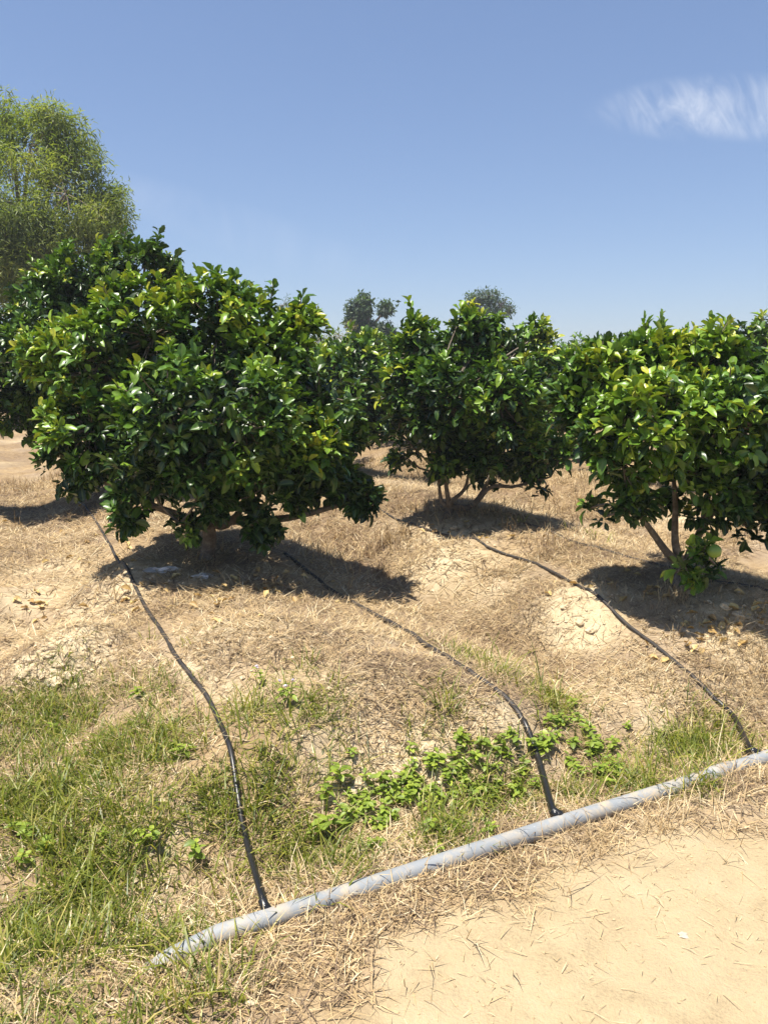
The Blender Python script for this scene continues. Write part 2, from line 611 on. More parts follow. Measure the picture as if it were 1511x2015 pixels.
gx = axis(-3.4, 3.8, 0.022, 320)
gy = axis(1.2, 7.4, 0.022, 320)
GX, GY = np.meshgrid(gx, gy)
GZ = height(GX, GY)
x, y = GX.ravel(), GY.ravel()
n_big = fbm(x * 6, y * 6, 61, 4)
pale = np.clip(field(PALE_W, x, y) * (0.75 + 1.5 * n_big) + sstep(0.58, 0.75, fbm(x * 2.2, y * 2.2, 71, 4)) * 0.5, 0, 1)
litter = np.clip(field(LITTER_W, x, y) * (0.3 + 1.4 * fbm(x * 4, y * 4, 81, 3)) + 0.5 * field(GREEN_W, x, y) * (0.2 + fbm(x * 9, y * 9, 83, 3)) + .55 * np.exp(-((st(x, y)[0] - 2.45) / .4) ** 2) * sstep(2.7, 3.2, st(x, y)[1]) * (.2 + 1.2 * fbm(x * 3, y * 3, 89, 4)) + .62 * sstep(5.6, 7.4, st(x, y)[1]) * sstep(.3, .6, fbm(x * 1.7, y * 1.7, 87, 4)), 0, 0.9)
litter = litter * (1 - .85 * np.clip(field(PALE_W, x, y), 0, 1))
pathm = path_mask(x, y)
ny, nx = GX.shape
idx = np.arange(nx * ny).reshape(ny, nx)
quads = np.stack([idx[:-1, :-1], idx[:-1, 1:], idx[1:, 1:], idx[1:, :-1]], -1).reshape(-1, 4)
cx_, cy_ = x[quads].mean(1), y[quads].mean(1)
s_, t_ = st(cx_, cy_)
on_path = t_ < 1.45
V = np.stack([x, y, GZ.ravel()], 1)


def sub_sheet(name, sel):
    q = quads[sel]
    used, inv = np.unique(q, return_inverse=True)
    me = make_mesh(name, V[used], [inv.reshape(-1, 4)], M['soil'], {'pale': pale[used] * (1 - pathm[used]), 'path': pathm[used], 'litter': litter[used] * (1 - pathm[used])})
    return tag(link(name, me), kind='structure')


sub_sheet('ground', ~on_path)
sub_sheet('path', on_path)


# ------------------------------------------------------------------ leaves
def leaf_template(droop, fold, wave=0.0, broad=0.5):
    ls = [0.10, 0.33, 0.62, 0.87]
    ws = [0.13, 0.45, 0.50, 0.31]
    v = [(0, 0, 0)]
    rib = [1.0]
    for i, (l, w) in enumerate(zip(ls, ws)):
        zc = -droop * l * l
        wv = wave * (1 if i % 2 else -1)
        v += [(-w * broad * 2, l, zc + fold * w + wv), (0, l, zc), (w * broad * 2, l, zc + fold * w - wv)]
        rib += [0, 1, 0]
    v.append((0, 1.0, -droop))
    rib.append(0.6)
    tri = [(0, 2, 1), (0, 3, 2), (10, 11, 13), (11, 12, 13)]
    quad = []
    for k in range(3):
        a = 1 + 3 * k
        quad += [(a, a + 1, a + 4, a + 3), (a + 1, a + 2, a + 5, a + 4)]
    return np.array(v), np.array(rib), np.array(quad), np.array(tri)


def small_template(droop, fold):
    v = [(0, 0, 0), (-0.5, 0.42, fold * 0.5 - droop * .2), (0, 0.45, -droop * .2), (0.5, 0.42, fold * 0.5 - droop * .2), (0, 1, -droop)]
    return np.array(v, float), np.array([1, 0, 1, 0, .6]), np.array([(0, 3, 2, 2)])[:0], np.array([(0, 2, 1), (0, 3, 2), (1, 2, 4), (2, 3, 4)])


LEAVES = [leaf_template(0.18, 0.32, 0.03), leaf_template(0.36, 0.45, -0.04), leaf_template(0.05, 0.24, 0.045), leaf_template(0.50, 0.30, 0.03), leaf_template(-0.12, 0.38, 0.03)]
SMALL = [small_template(0.15, 0.25), small_template(0.3, 0.2)]


def leaf_cloud(base, a, n, L, W, var, templates):
    """All leaves as one vertex set. base,a,n (N,3); L,W,var (N,)."""
    b = np.cross(a, n)
    which = rng.integers(0, len(templates), len(base))
    VV, QQ, TT, RB, VR = [], [], [], [], []
    n0 = 0
    for k, (tv, rb, tq, tt) in enumerate(templates):
        m = which == k
        N = int(m.sum())
        if not N:
            continue
        B, A_, Nn, Lk, Wk = base[m], a[m], n[m], L[m], W[m]
        v = (B[:, None, :] + tv[None, :, 0:1] * (b[m] * Wk[:, None])[:, None, :] + tv[None, :, 1:2] * (A_ * Lk[:, None])[:, None, :]
             + tv[None, :, 2:3] * (Nn * Lk[:, None])[:, None, :])
        off = n0 + np.arange(N)[:, None, None] * len(tv)
        if len(tq):
            QQ.append((tq[None] + off).reshape(-1, 4))
        TT.append((tt[None] + off).reshape(-1, 3))
        VV.append(v.reshape(-1, 3))
        RB.append(np.tile(rb, N))
        VR.append(np.repeat(var[m], len(tv)))
        n0 += N * len(tv)
    f = ([np.concatenate(QQ)] if QQ else []) + [np.concatenate(TT)]
    return np.concatenate(VV), f, {'var': np.concatenate(VR), 'rib': np.concatenate(RB)}


def perp(d):
    ref = np.where(np.abs(d[:, 2:3]) < 0.9, np.array([[0, 0, 1.0]]), np.array([[1.0, 0, 0]]))
    e1 = unit(np.cross(d, ref))
    return e1, np.cross(d, e1)


def rosettes(tips, dirs, var, size, per=7, wratio=0.52):
    """Whorls of leaves round twig tips. Returns base, a, n, L, W, var."""
    N = len(tips)
    e1, e2 = perp(dirs)
    out = []
    ph0 = rng.uniform(0, 6.28, N)
    for k in range(per):
        phi = ph0 + k * 2.39996 + rng.normal(0, .2, N)
        th = np.clip(0.40 + 0.17 * k + rng.normal(0, .32, N), 0.1, 1.9)
        rad = np.cos(phi)[:, None] * e1 + np.sin(phi)[:, None] * e2
        a = dirs * np.cos(th)[:, None] + rad * np.sin(th)[:, None]
        a[:, 2] -= 0.04 + 0.035 * k
        a = unit(a + rng.normal(0, .2, (N, 3)))
        n = dirs * .55 + np.array([0, 0, 0.8]) + rng.normal(0, .38, (N, 3))
        n = n - a * (n * a).sum(1, keepdims=True)
        n = unit(n)
        base = tips - dirs * (0.017 * k * size / 0.13)[:, None] + rad * 0.008
        age = np.clip(1 - k / 3.0, 0, 1)
        L = size * rng.uniform(.55, 1.35, N) * (1 - .28 * age)
        v = np.clip(var - 0.05 * k + rng.normal(0, .06, N), 0, 1)
        out.append((base, a, n, L, L * wratio * rng.uniform(.85, 1.15, N), v))
    return [np.concatenate(q) for q in zip(*out)]


LEAF_MESHES = {}


def leaf_mesh(k, vq, key='citrus_leaf', ratio=0.52, temps=None):
    temps = temps or LEAVES
    if (key, k, vq) not in LEAF_MESHES:
        tv, rb, tq, tt = temps[k]
        v = tv * np.array([ratio, 1, 1])
        f = ([tq] if len(tq) else []) + [tt]
        LEAF_MESHES[(key, k, vq)] = make_mesh('leaf', v, f, M[key], {'var': np.full(len(v), (vq + .5) / 12), 'rib': rb})
    return LEAF_MESHES[(key, k, vq)]


def place_leaf(parent, origin, base, a, n, L, W, var, key='citrus_leaf', ratio=0.52, temps=None):
    b = np.cross(a, n)
    k = rnd.randrange(len(temps or LEAVES))
    o = bpy.data.objects.new('leaf', leaf_mesh(k, int(min(11, var * 12)), key, ratio, temps))
    o.parent = parent
    m = np.eye(4)
    m[:3, 0] = b * (W / ratio)
    m[:3, 1] = a * L
    m[:3, 2] = n * L
    m[:3, 3] = base - origin
    o.matrix_basis = Matrix(m.tolist())
    C.objects.link(o)
    return o


def choose_showing(base, a, L, most):
    """Indices of the leaves that show largest from the viewpoint: nearest in each small cell."""
    u, v, dep = project(base + a * (L * .5)[:, None])
    ok = (u > -20) & (u < 1531) & (v > 0) & (v < 2015) & (dep > .3)
    cell = 15.0
    key = np.floor(u / cell).astype(int) * 10000 + np.floor(v / cell).astype(int)
    order = np.argsort(dep)
    order = order[ok[order]]
    _, first = np.unique(key[order], return_index=True)
    front = order[first]
    size = L[front] / dep[front]
    # keep the largest, but spread over the crown
    pick = front[np.argsort(-size * rng.uniform(.75, 1.25, len(front)))]
    return pick[:most]


def crown_tips(lobes, spacing, inner=0.5):
    tips, dirs, lob = [], [], []
    for i, (c, r) in enumerate(lobes):
        n = int(4 * math.pi * r[0] * r[2] / spacing ** 2 * 1.15)
        d = unit(rng.normal(0, 1, (n, 3)))
        q = rng.uniform(1 - inner, 1.0, n) ** .7
        q += 0.13 * (vnoise(d[:, 0] * 3 + i * 7, d[:, 2] * 3 + d[:, 1] * 2, 3) - .5)
        p = c + d * r * q[:, None]
        keep = np.ones(n, bool)
        for j, (c2, r2) in enumerate(lobes):
            if j != i:
                keep &= (((p - c2) / r2) ** 2).sum(1) > 0.50
        hole = vnoise(p[:, 0] * 6.5 + p[:, 1] * 2.1, p[:, 2] * 6.5 - p[:, 1] * 3.3, 19)
        hole2 = vnoise(p[:, 0] * 13 + 5, p[:, 2] * 13 + p[:, 1] * 9, 29)
        keep &= (hole * .6 + hole2 * .4) > .485
        p, d = p[keep], d[keep]
        dd = unit(d + np.array([0, 0, .75]) + rng.normal(0, .32, p.shape))
        tips.append(p)
        dirs.append(dd)
        lob.append(np.full(len(p), i))
    return np.concatenate(tips), np.concatenate(dirs), np.concatenate(lob)


def citrus(base, lobes, label, group, size=0.13, parts=300, spacing=0.080, per=6, trunk_r=0.05, fork_h=0.28, limbs=5, young_lit=0.25, bright=(), shoots=(), temps=None,
           trunk_to=None, limb_pts=None, dark=0.0):
    base = np.asarray(base, float)
    root = empty('citrus_tree', base)
    tag(root, label, 'citrus tree', group)
    fork = base + np.array([0.02, 0, fork_h]) if trunk_to is None else np.asarray(trunk_to)
    tp = spline([base + [0, 0, -.06], base + [0, 0, .02], (base + fork) / 2 + [.01, .01, 0], fork, fork + (fork - base) * .15], 10)
    tr = np.interp(np.linspace(0, 1, 10), [0, .12, .3, 1], [trunk_r * 1.5, trunk_r * 1.3, trunk_r, trunk_r * .8])
    v, f = tube([(tp - base, tr)], 10)
    link('trunk', make_mesh('trunk', v, f, M['bark']), root)
    # limbs
    centres = np.array([c for c, r in lobes])
    ends = []
    if limb_pts:
        for pts in limb_pts:
            ends.append(np.asarray(pts[-1]))
            pp = spline([fork] + [np.asarray(q) for q in pts], 12)
            v, f = tube([(pp - base, np.linspace(trunk_r * .72, trunk_r * .28, 12))], 8)
            link('limb', make_mesh('limb', v, f, M['bark']), root)
    order = np.argsort(rng.uniform(0, 1, len(lobes)))[:limbs]
    for i in order:
        c = centres[i]
        ends.append(c)
        mid = fork * .55 + c * .45 + np.array([0, 0, -.06]) + rng.normal(0, .03, 3)
        pp = spline([fork - [0, 0, .03], mid, c], 10)
        v, f = tube([(pp - base, np.linspace(trunk_r * .66, trunk_r * .22, 10))], 7)
        link('limb', make_mesh('limb', v, f, M['bark']), root)
    tips, dirs, lob = crown_tips(lobes, spacing)
    ends = np.array(ends)
    # twigs: from the nearest limb end to lobe centres and on to tips
    tw = []
    for i, (c, r) in enumerate(lobes):
        e = ends[np.argmin(np.linalg.norm(ends - c, axis=1))]
        if np.linalg.norm(e - c) > .03:
            tw.append((spline([e, (e + c) / 2 + rng.normal(0, .03, 3), c], 5) - base, np.linspace(.011, .007, 5)))
    sel = rng.choice(len(tips), min(len(tips), 420), replace=False)
    for k in sel:
        c = lobes[lob[k]][0]
        q = c + (tips[k] - c) * .15
        tw.append((np.array([q, (q + tips[k]) / 2 - [0, 0, .02], tips[k]]) - base, np.array([.006, .0045, .003])))
    zt = tips[:, 2]
    zr = (zt - zt.min()) / (np.ptp(zt) + 1e-6)
    var = 0.345 + young_lit * 1.05 * zr ** 1.8 + 0.60 * (vnoise(tips[:, 0] * 4, tips[:, 2] * 4 + tips[:, 1] * 3, 8) - .35) * (.5 + zr) * (.4 + young_lit * 2) + rng.normal(0, .13, len(tips)) - dark  # upper tips lighter: young growth plus sunlight put into the leaf colour
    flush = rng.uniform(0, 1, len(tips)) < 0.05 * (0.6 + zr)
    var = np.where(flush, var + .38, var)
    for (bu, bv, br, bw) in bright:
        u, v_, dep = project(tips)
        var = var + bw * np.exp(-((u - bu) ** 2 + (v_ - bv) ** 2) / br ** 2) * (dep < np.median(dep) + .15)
    wild = []
    up_k = [k for k in np.argsort(-zr + rng.uniform(0, .22, len(tips)))[:400:22]]
    low_k = [k for k in np.argsort(zr + rng.uniform(0, .2, len(tips)))[:300:25]]
    cmid = centres.mean(0)
    for j, k in enumerate(up_k + low_k):
        out = tips[k] - cmid
        out[2] = 0
        out = out / (np.linalg.norm(out) + 1e-6)
        d = out * .35 + [0, 0, 1] if j < len(up_k) else out * .9 + [0, 0, -.25]
        d = unit(d + rng.normal(0, .18, 3))
        Ls = rnd.uniform(.06, .17) * size / .12 * (1 if j < len(up_k) else .8)
        wild.append((tips[k], tips[k] + d * Ls, var[k] + (.12 if j < len(up_k) else 0)))
        tw.append((np.stack([tips[k], tips[k] + d * Ls * .5, tips[k] + d * Ls]) - base, np.array([.005, .004, .002])))
    v, f = tube(tw, 4, False)
    tag(link('twigs', make_mesh('twigs', v, f, M['bark']), root), kind='stuff')
    # leaves
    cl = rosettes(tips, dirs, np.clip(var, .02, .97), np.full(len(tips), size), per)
    ext = [cl]
    # a few leaves inside the crown
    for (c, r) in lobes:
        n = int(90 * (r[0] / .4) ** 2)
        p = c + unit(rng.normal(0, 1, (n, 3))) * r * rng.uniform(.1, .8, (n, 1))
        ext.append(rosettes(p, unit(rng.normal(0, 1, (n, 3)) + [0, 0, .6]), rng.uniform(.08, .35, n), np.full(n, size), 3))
    for (p0, p1, vv) in wild:
        n = max(3, int(np.linalg.norm(p1 - p0) / .05))
        q = np.linspace(.2, 1, n)[:, None]
        ext.append(rosettes(p0 + (p1 - p0) * q, unit(np.tile(p1 - p0, (n, 1)) + rng.normal(0, .02, (n, 3))), np.clip(np.full(n, vv) + rng.normal(0, .08, n), 0, 1), np.full(n, size), 3))
    sh = []
    for (p0, p1) in shoots:
        p0, p1 = np.asarray(p0), np.asarray(p1)
        n = max(4, int(np.linalg.norm(p1 - p0) / .03))
        q = np.linspace(0, 1, n)[:, None]
        pts = p0 + (p1 - p0) * q + rng.normal(0, .008, (n, 3))
        d = np.tile(unit(p1 - p0), (n, 1))
        ext.append(rosettes(pts, unit(d + rng.normal(0, .1, d.shape)), np.full(n, .45) + rng.normal(0, .1, n), np.full(n, size * 1.05), 4))
        sh.append((np.stack([p0, (p0 + p1) / 2, p1]) - base, np.array([.008, .006, .003])))
    for q in sh:
        v, f = tube([q], 5)
        link('shoot', make_mesh('shoot', v, f, M['bark']), root)
    B, A_, N_, L, W, Vr = [np.concatenate(q) for q in zip(*ext)]
    above = B[:, 2] + A_[:, 2] * L > height(B[:, 0], B[:, 1]) + .03
    B, A_, N_, L, W, Vr = [q[above] for q in (B, A_, N_, L, W, Vr)]
    rest = np.ones(len(B), bool)
    if parts:
        pick = choose_showing(B, A_, L, parts)
        rest[pick] = False
        for k in pick:
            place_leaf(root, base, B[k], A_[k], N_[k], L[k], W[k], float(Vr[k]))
    v, f, at = leaf_cloud(B[rest] - base, A_[rest], N_[rest], L[rest], W[rest], Vr[rest], temps or LEAVES)
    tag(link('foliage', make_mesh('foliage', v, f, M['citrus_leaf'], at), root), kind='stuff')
    return root


def px_lobes(Y, lst, shrink=0.90, deep=1.0):
    out = []
    for (u, v, dy, r) in lst:
        c = along(u, v, Y + dy)
        rr = r * shrink * (Y + dy) / F
        out.append((c, np.array([rr, rr * deep, rr])))
    return out


GRP = 'citrus trees of the orchard'
# the front tree
b = hit(408, 1102)
Y = b[1]
citrus(b, px_lobes(Y, [(300, 665, .1, 125), (430, 650, .15, 125), (555, 720, .1, 115), (630, 780, .05, 105), (195, 715, 0, 115), (180, 845, -.1, 110), (140, 910, -.05, 75),
                       (330, 800, -.5, 140), (480, 830, -.55, 140), (600, 880, -.2, 105), (400, 930, -.45, 105), (285, 930, -.4, 90), (530, 955, -.3, 90), (640, 930, .05, 75),
                       (355, 1030, -.4, 48), (255, 1005, -.35, 50), (520, 1030, -.3, 48), (712, 975, .1, 46), (640, 962, .05, 46), (575, 968, -.15, 50), (420, 760, .6, 170), (250, 610, .1, 70), (400, 590, .2, 65),
                       (600, 640, .1, 45), (100, 700, .1, 70), (560, 850, .5, 130), (300, 880, .45, 130), (680, 840, .2, 60)]),
       'large bushy citrus tree in front, with one leafy branch sticking out low at right', GRP,
       size=.080, spacing=.069, bright=((622, 855, 48, .8), (240, 570, 110, .3), (400, 580, 90, .22), (130, 720, 80, .3), (480, 925, 28, .5), (350, 1040, 50, .4), (110, 830, 60, .25), (255, 1010, 45, .3)),
       limb_pts=[[along(450, 1030, Y - .05), along(520, 940, Y)], [along(560, 1020, Y), along(700, 985, Y + .1)]], young_lit=.2,
       shoots=[(along(590, 660, Y + .1), along(592, 580, Y + .1)), (along(530, 620, Y + .1), along(537, 560, Y + .1))])
# the tall tree behind it at the left
Y2 = 8.2
b2 = np.array(along(215, 960, Y2))
b2[2] = float(height(b2[0], b2[1]))
citrus(b2, px_lobes(Y2, [(250, 545, 0, 75), (160, 550, 0, 80), (70, 590, 0, 80), (320, 555, .2, 60), (290, 500, 0, 28), (215, 490, 0, 30), (100, 700, -.3, 120), (0, 720, -.2, 100), (210, 700, -.3, 110), (30, 810, -.2, 70),
                         (-60, 650, 0, 100), (120, 810, 0, 80), (-80, 780, 0, 80), (300, 750, .1, 130), (180, 700, .7, 150)]),
       'tall citrus tree with two upright shoots, rising behind the large front tree at the left', GRP, size=.090, spacing=.078, parts=300, per=6, fork_h=.4, young_lit=.12, dark=.05,
       shoots=[(along(300, 560, Y2), along(313, 455, Y2)), (along(262, 560, Y2), along(245, 455, Y2)), (along(330, 540, Y2), along(350, 500, Y2))],
       bright=((40, 830, 60, .25), (250, 470, 60, .2)))
# the middle tree
b3 = hit(880, 1018)
Y3 = b3[1]
citrus(b3, px_lobes(Y3, [(830, 690, 0, 75), (930, 675, .1, 80), (1020, 690, 0, 72), (790, 760, 0, 68), (870, 790, -.4, 95), (980, 790, -.4, 95), (1050, 760, 0, 62), (785, 850, 0, 55),
                         (850, 885, -.2, 62), (950, 875, -.25, 66), (1040, 880, -.1, 68), (1100, 900, 0, 48), (880, 915, -.1, 36), (1015, 915, -.1, 36), (1055, 960, 0, 20), (850, 935, .1, 30), (960, 915, .3, 50), (1050, 925, .1, 40), (800, 900, .2, 40), (900, 760, .5, 130),
                         (810, 640, 0, 28), (900, 640, 0, 38), (960, 640, .1, 38), (1060, 660, 0, 36), (1000, 850, .5, 110)]),
       'rounded citrus tree in the middle, standing on three splayed bare limbs', GRP, size=.086, spacing=.074, fork_h=.1, trunk_r=.037,
       limb_pts=[[along(868, 985, Y3), along(862, 930, Y3)], [along(890, 985, Y3 - .05), along(915, 960, Y3), along(925, 910, Y3)], [along(920, 1000, Y3), along(950, 965, Y3), along(970, 920, Y3)],
                 [along(930, 995, Y3), along(965, 958, Y3 - .05), along(1010, 958, Y3), along(1050, 945, Y3)]], limbs=1, young_lit=.28,
       bright=((890, 625, 40, .3), (770, 740, 35, .3), (1010, 870, 70, .15), (1080, 850, 50, .3), (950, 815, 40, .2)))
# the right tree
b4 = hit(1335, 1150)
Y4 = b4[1]
right_tree = citrus(b4, px_lobes(Y4, [(1180, 745, 0, 88), (1280, 733, .1, 90), (1380, 725, .1, 92), (1480, 752, .1, 94), (1590, 775, .1, 105), (1135, 790, 0, 60), (1205, 840, -.25, 85),
                                      (1300, 830, -.45, 115), (1430, 820, -.45, 125), (1560, 850, -.2, 130), (1225, 910, -.3, 70), (1235, 1000, -.3, 52), (1195, 1015, -.15, 30), (1400, 940, -.3, 95),
                                      (1500, 960, -.1, 95), (1590, 980, 0, 100), (1310, 930, -.1, 75), (1400, 800, .55, 170), (1375, 1090, -.45, 42), (1345, 1110, -.45, 36), (1405, 1110, -.42, 36), (1375, 1130, -.45, 26), (1395, 1005, -.1, 48), (1335, 985, .1, 40), (1262, 985, -.2, 42), (1510, 1020, -.1, 45),
                                      (1460, 1030, 0, 45), (1600, 870, .5, 150), (1160, 1000, .3, 24)]),
                    'wide citrus tree at the right with a low leafy sprig hanging before its trunk', GRP, size=.078, spacing=.068,
                    limb_pts=[[along(1310, 1085, Y4 - .05), along(1270, 1030, Y4 - .1), along(1240, 1000, Y4 - .2)], [along(1328, 1070, Y4), along(1328, 1000, Y4), along(1325, 940, Y4)],
                              [along(1370, 1060, Y4), along(1400, 1010, Y4), along(1430, 950, Y4)], [along(1345, 1110, Y4 - .2), along(1375, 1090, Y4 - .4)]],
                    fork_h=.1, trunk_r=.042, limbs=1, young_lit=.22,
                    bright=((1330, 700, 100, .2), (1215, 725, 30, .2), (1260, 850, 40, .2), (1372, 1105, 60, .38), (1150, 760, 60, .15)))
fr = along(1405, 1085, Y4 - .56)
uu, ww = np.meshgrid(np.linspace(0, 2 * math.pi, 18, endpoint=False), np.linspace(0, math.pi, 12))
sp = np.stack([np.sin(ww) * np.cos(uu), np.sin(ww) * np.sin(uu), np.cos(ww) * (1.02 + .06 * np.cos(ww))], -1).reshape(-1, 3) * .036
ii = np.arange(11)[:, None] * 18
jj = np.arange(18)[None]
fq = np.stack([ii + jj, ii + 18 + jj, ii + 18 + (jj + 1) % 18, ii + (jj + 1) % 18], -1).reshape(-1, 4)
link('fruit', make_mesh('fruit', sp, [fq], M['fruit']), right_tree, fr - b4)


def generic_lobes(base, radius, top, bottom=.35, n=10):
    out = []
    for k in range(n):
        a = k * 2.4 + rnd.uniform(-.3, .3)
        q = math.sqrt((k + .5) / n)
        hh = bottom + radius * .35 + (top - bottom - radius * .7) * (1 - q * .35) * rnd.uniform(.5, 1.0)
        if k % 3 == 2:
            hh = bottom + radius * .38
        r = radius * rnd.uniform(.36, .48)
        out.append((base + np.array([math.cos(a) * radius * .68 * q, math.sin(a) * radius * .68 * q, hh]), np.array([r, r, r * .95])))
    return out


def row_tree(s, t, radius, top, label, parts, spacing, group=GRP, size=.125, temps=None, per=6):
    bx, by = xy(s, t)
    base = np.array([bx, by, float(height(bx, by))])
    return citrus(base, generic_lobes(base, radius, top), label, group, size=size, parts=parts, spacing=spacing, per=per, temps=temps, fork_h=.3, young_lit=.3)


row_tree(6.9, 6.5, 1.0, 2.2, 'citrus tree directly behind the wide right tree, its top shoots showing above it', 120, .13)
row_tree(3.85, 9.6, 1.15, 2.0, 'yellowish citrus tree in the gap between the front tree and the middle tree', 120, .13)
row_tree(9.0, 7.6, 1.2, 2.15, 'dark citrus tree at the right edge behind the wide tree', 60, .14)
row_tree(6.4, 9.3, 1.3, 2.0, 'low citrus tree in the gap between the middle tree and the right tree', 100, .14)
row_tree(-2.2, 7.9, 1.1, 2.4, 'citrus tree cut off by the left edge beside the tall tree', 60, .13)
for (s, t) in ((9.0, 10.2), (6.4, 12.2), (3.8, 12.4), (9.0, 13.0), (6.4, 15.0), (3.8, 15.2), (1.2, 11.2), (9.0, 16), (11.6, 12), (11.6, 15), (11.6, 9), (6.4, 18), (3.8, 18)):
    row_tree(s + rnd.uniform(-.15, .15), t + rnd.uniform(-.2, .2), rnd.uniform(1.15, 1.35), rnd.uniform(2.0, 2.3), 'distant citrus tree far back in the orchard rows', 0, .19,
             'distant citrus trees of the back rows', temps=SMALL, per=6)


# ------------------------------------------------------------------ trees beyond the orchard
def wild_tree(name, label, cat, base, lobes, key, tip_gap, leaf, per, wr, fork, trunk_r, group=None, droop=.25, n_limbs=8, temps=None, thin=1.0, spread=.5, var0=.45, twig_n=260, hole=.42):
    base = np.asarray(base, float)
    root = empty(name, base)
    tag(root, label, cat, group)
    fork = np.asarray(fork, float)
    tp = spline([base - [0, 0, .2], base * .6 + fork * .4 + [.05, 0, 0], fork], 10)
    v, f = tube([(tp - base, np.linspace(trunk_r * 1.3, trunk_r * .8, 10))], 9)
    link('trunk', make_mesh('trunk', v, f, M['far_bark']), root)
    br = []
    order = list(range(len(lobes)))[:n_limbs]
    for i in order:
        c = lobes[i][0]
        mid = (fork + c) / 2 + rng.normal(0, .15, 3) * np.linalg.norm(c - fork) * .3
        pp = spline([fork, mid, c], 8)
        v, f = tube([(pp - base, np.linspace(trunk_r * .6, trunk_r * .14, 8))], 6)
        link('limb', make_mesh('limb', v, f, M['far_bark']), root)
    T_, D_ = [], []
    for i, (c, r) in enumerate(lobes):
        n = int(4 * math.pi * r[0] * r[2] / tip_gap ** 2 * thin)
        d = unit(rng.normal(0, 1, (n, 3)))
        q = rng.uniform(.25, 1.0, n) ** .55
        p = c + d * r * q[:, None]
        # open gaps where the sky shows through
        g = vnoise(p[:, 0] / spread + i, p[:, 2] / spread, 91) * .6 + vnoise(p[:, 1] / spread * .9, (p[:, 2] + p[:, 0]) / spread * .9, 93) * .6
        p, d = p[g > hole], d[g > hole]
        T_.append(p)
        D_.append(unit(d + rng.normal(0, .5, d.shape) + [0, 0, .25]))
        for k in range(min(len(p), twig_n // len(lobes))):
            qq = c + (p[k] - c) * .1
            br.append((np.array([qq, (qq + p[k]) / 2 + rng.normal(0, .05, 3), p[k]]) - base, np.array([.35, .25, .1]) * trunk_r * .22))
    v, f = tube(br, 4, False)
    tag(link('twigs', make_mesh('twigs', v, f, M['far_bark']), root), kind='stuff')
    T_, D_ = np.concatenate(T_), np.concatenate(D_)
    vv = np.clip(var0 + .5 * (vnoise(T_[:, 0] * 1.3, T_[:, 2] * 1.3, 95) - .5) + rng.normal(0, .12, len(T_)), 0, 1)
    B, A_, N_, L, W, Vr = rosettes(T_, D_, vv, np.full(len(T_), leaf), per, wr)
    A_ = unit(A_ - np.array([0, 0, droop]))
    N_ = unit(N_ - A_ * (N_ * A_).sum(1, keepdims=True))
    B = B + rng.normal(0, leaf * .5, B.shape)
    v, f, at = leaf_cloud(B - base, A_, N_, L, W, Vr, temps or SMALL)
    tag(link('crown', make_mesh('crown', v, f, M[key], at), root), kind='stuff')
    return root


def ground_at(u, Y):
    p = along(u, 725, Y)
    return np.array([p[0], p[1], float(height(p[0], p[1]))])


YT = 20.0
wild_tree('feathery_tree', 'tall feathery light green tree towering behind the orchard at the left', 'tree', ground_at(40, YT),
          px_lobes(YT, [(60, 290, 0, 75), (130, 270, .3, 55), (30, 400, -.5, 100), (130, 380, -.5, 90), (190, 420, 0, 70), (210, 400, .4, 50), (20, 230, .5, 45), (90, 470, 0, 90), (-60, 330, .3, 100),
                        (215, 470, 0, 45), (-40, 480, 0, 100), (30, 560, -.3, 70), (160, 320, .2, 50), (-120, 430, 0, 90), (95, 235, 0, 40), (0, 520, -.8, 75), (95, 520, -.6, 70), (165, 500, 0, 60), (20, 470, -.8, 60)], 1.0),
          'tree_leaf', .17, .17, 8, .16, along(45, 560, YT), .17, droop=.22, n_limbs=12, spread=.6, hole=.49, thin=1.25, var0=.52)
YF = 44.0
wild_tree('broadleaf_tree', 'far dark green tree with two separate rounded tops, left of the middle citrus', 'tree', ground_at(716, YF),
          px_lobes(YF, [(706, 610, 0, 25), (759, 606, 0, 13), (696, 632, 0, 18), (716, 594, 0, 13), (735, 660, 0, 26), (758, 660, .5, 22), (712, 655, 0, 18), (700, 690, 0, 25), (745, 690, 0, 30)], 1.0),
          'far_leaf', .19, .24, 8, .5, along(722, 650, YF), .22, spread=.8, var0=.3, thin=1.7, group='trees beyond the orchard')
YG = 50.0
wild_tree('broadleaf_tree', 'far grey green thin crowned tree peeping over the middle citrus', 'tree', ground_at(955, YG),
          px_lobes(YG, [(935, 592, 0, 22), (962, 585, 0, 22), (985, 600, 0, 22), (950, 615, 0, 30), (925, 605, .5, 16), (1000, 610, 0, 14), (960, 640, 0, 32)], 1.0),
          'far_leaf', .24, .22, 7, .4, along(958, 650, YG), .2, spread=.8, var0=.35, group='trees beyond the orchard', thin=.8)
wild_tree('broadleaf_tree', 'far small tree behind the top of the front citrus', 'tree', ground_at(565, 48),
          px_lobes(48, [(558, 600, 0, 18), (572, 610, 0, 16), (550, 625, 0, 20), (580, 630, 0, 20), (565, 660, 0, 30)], 1.0),
          'far_leaf', .26, .22, 6, .4, along(565, 660, 48), .15, spread=.8, var0=.5, group='trees beyond the orchard', thin=.8)
wild_tree('scrub_bush', 'far yellowish brown bush beside the two topped tree', 'bush', ground_at(655, 38),
          px_lobes(38, [(660, 672, 0, 22), (640, 690, 0, 22), (680, 690, 0, 20), (650, 710, 0, 24), (690, 640, .5, 9), (628, 670, 0, 14)], 1.0),
          'bush_leaf', .24, .16, 6, .3, along(655, 710, 38), .08, spread=.6, var0=.5)
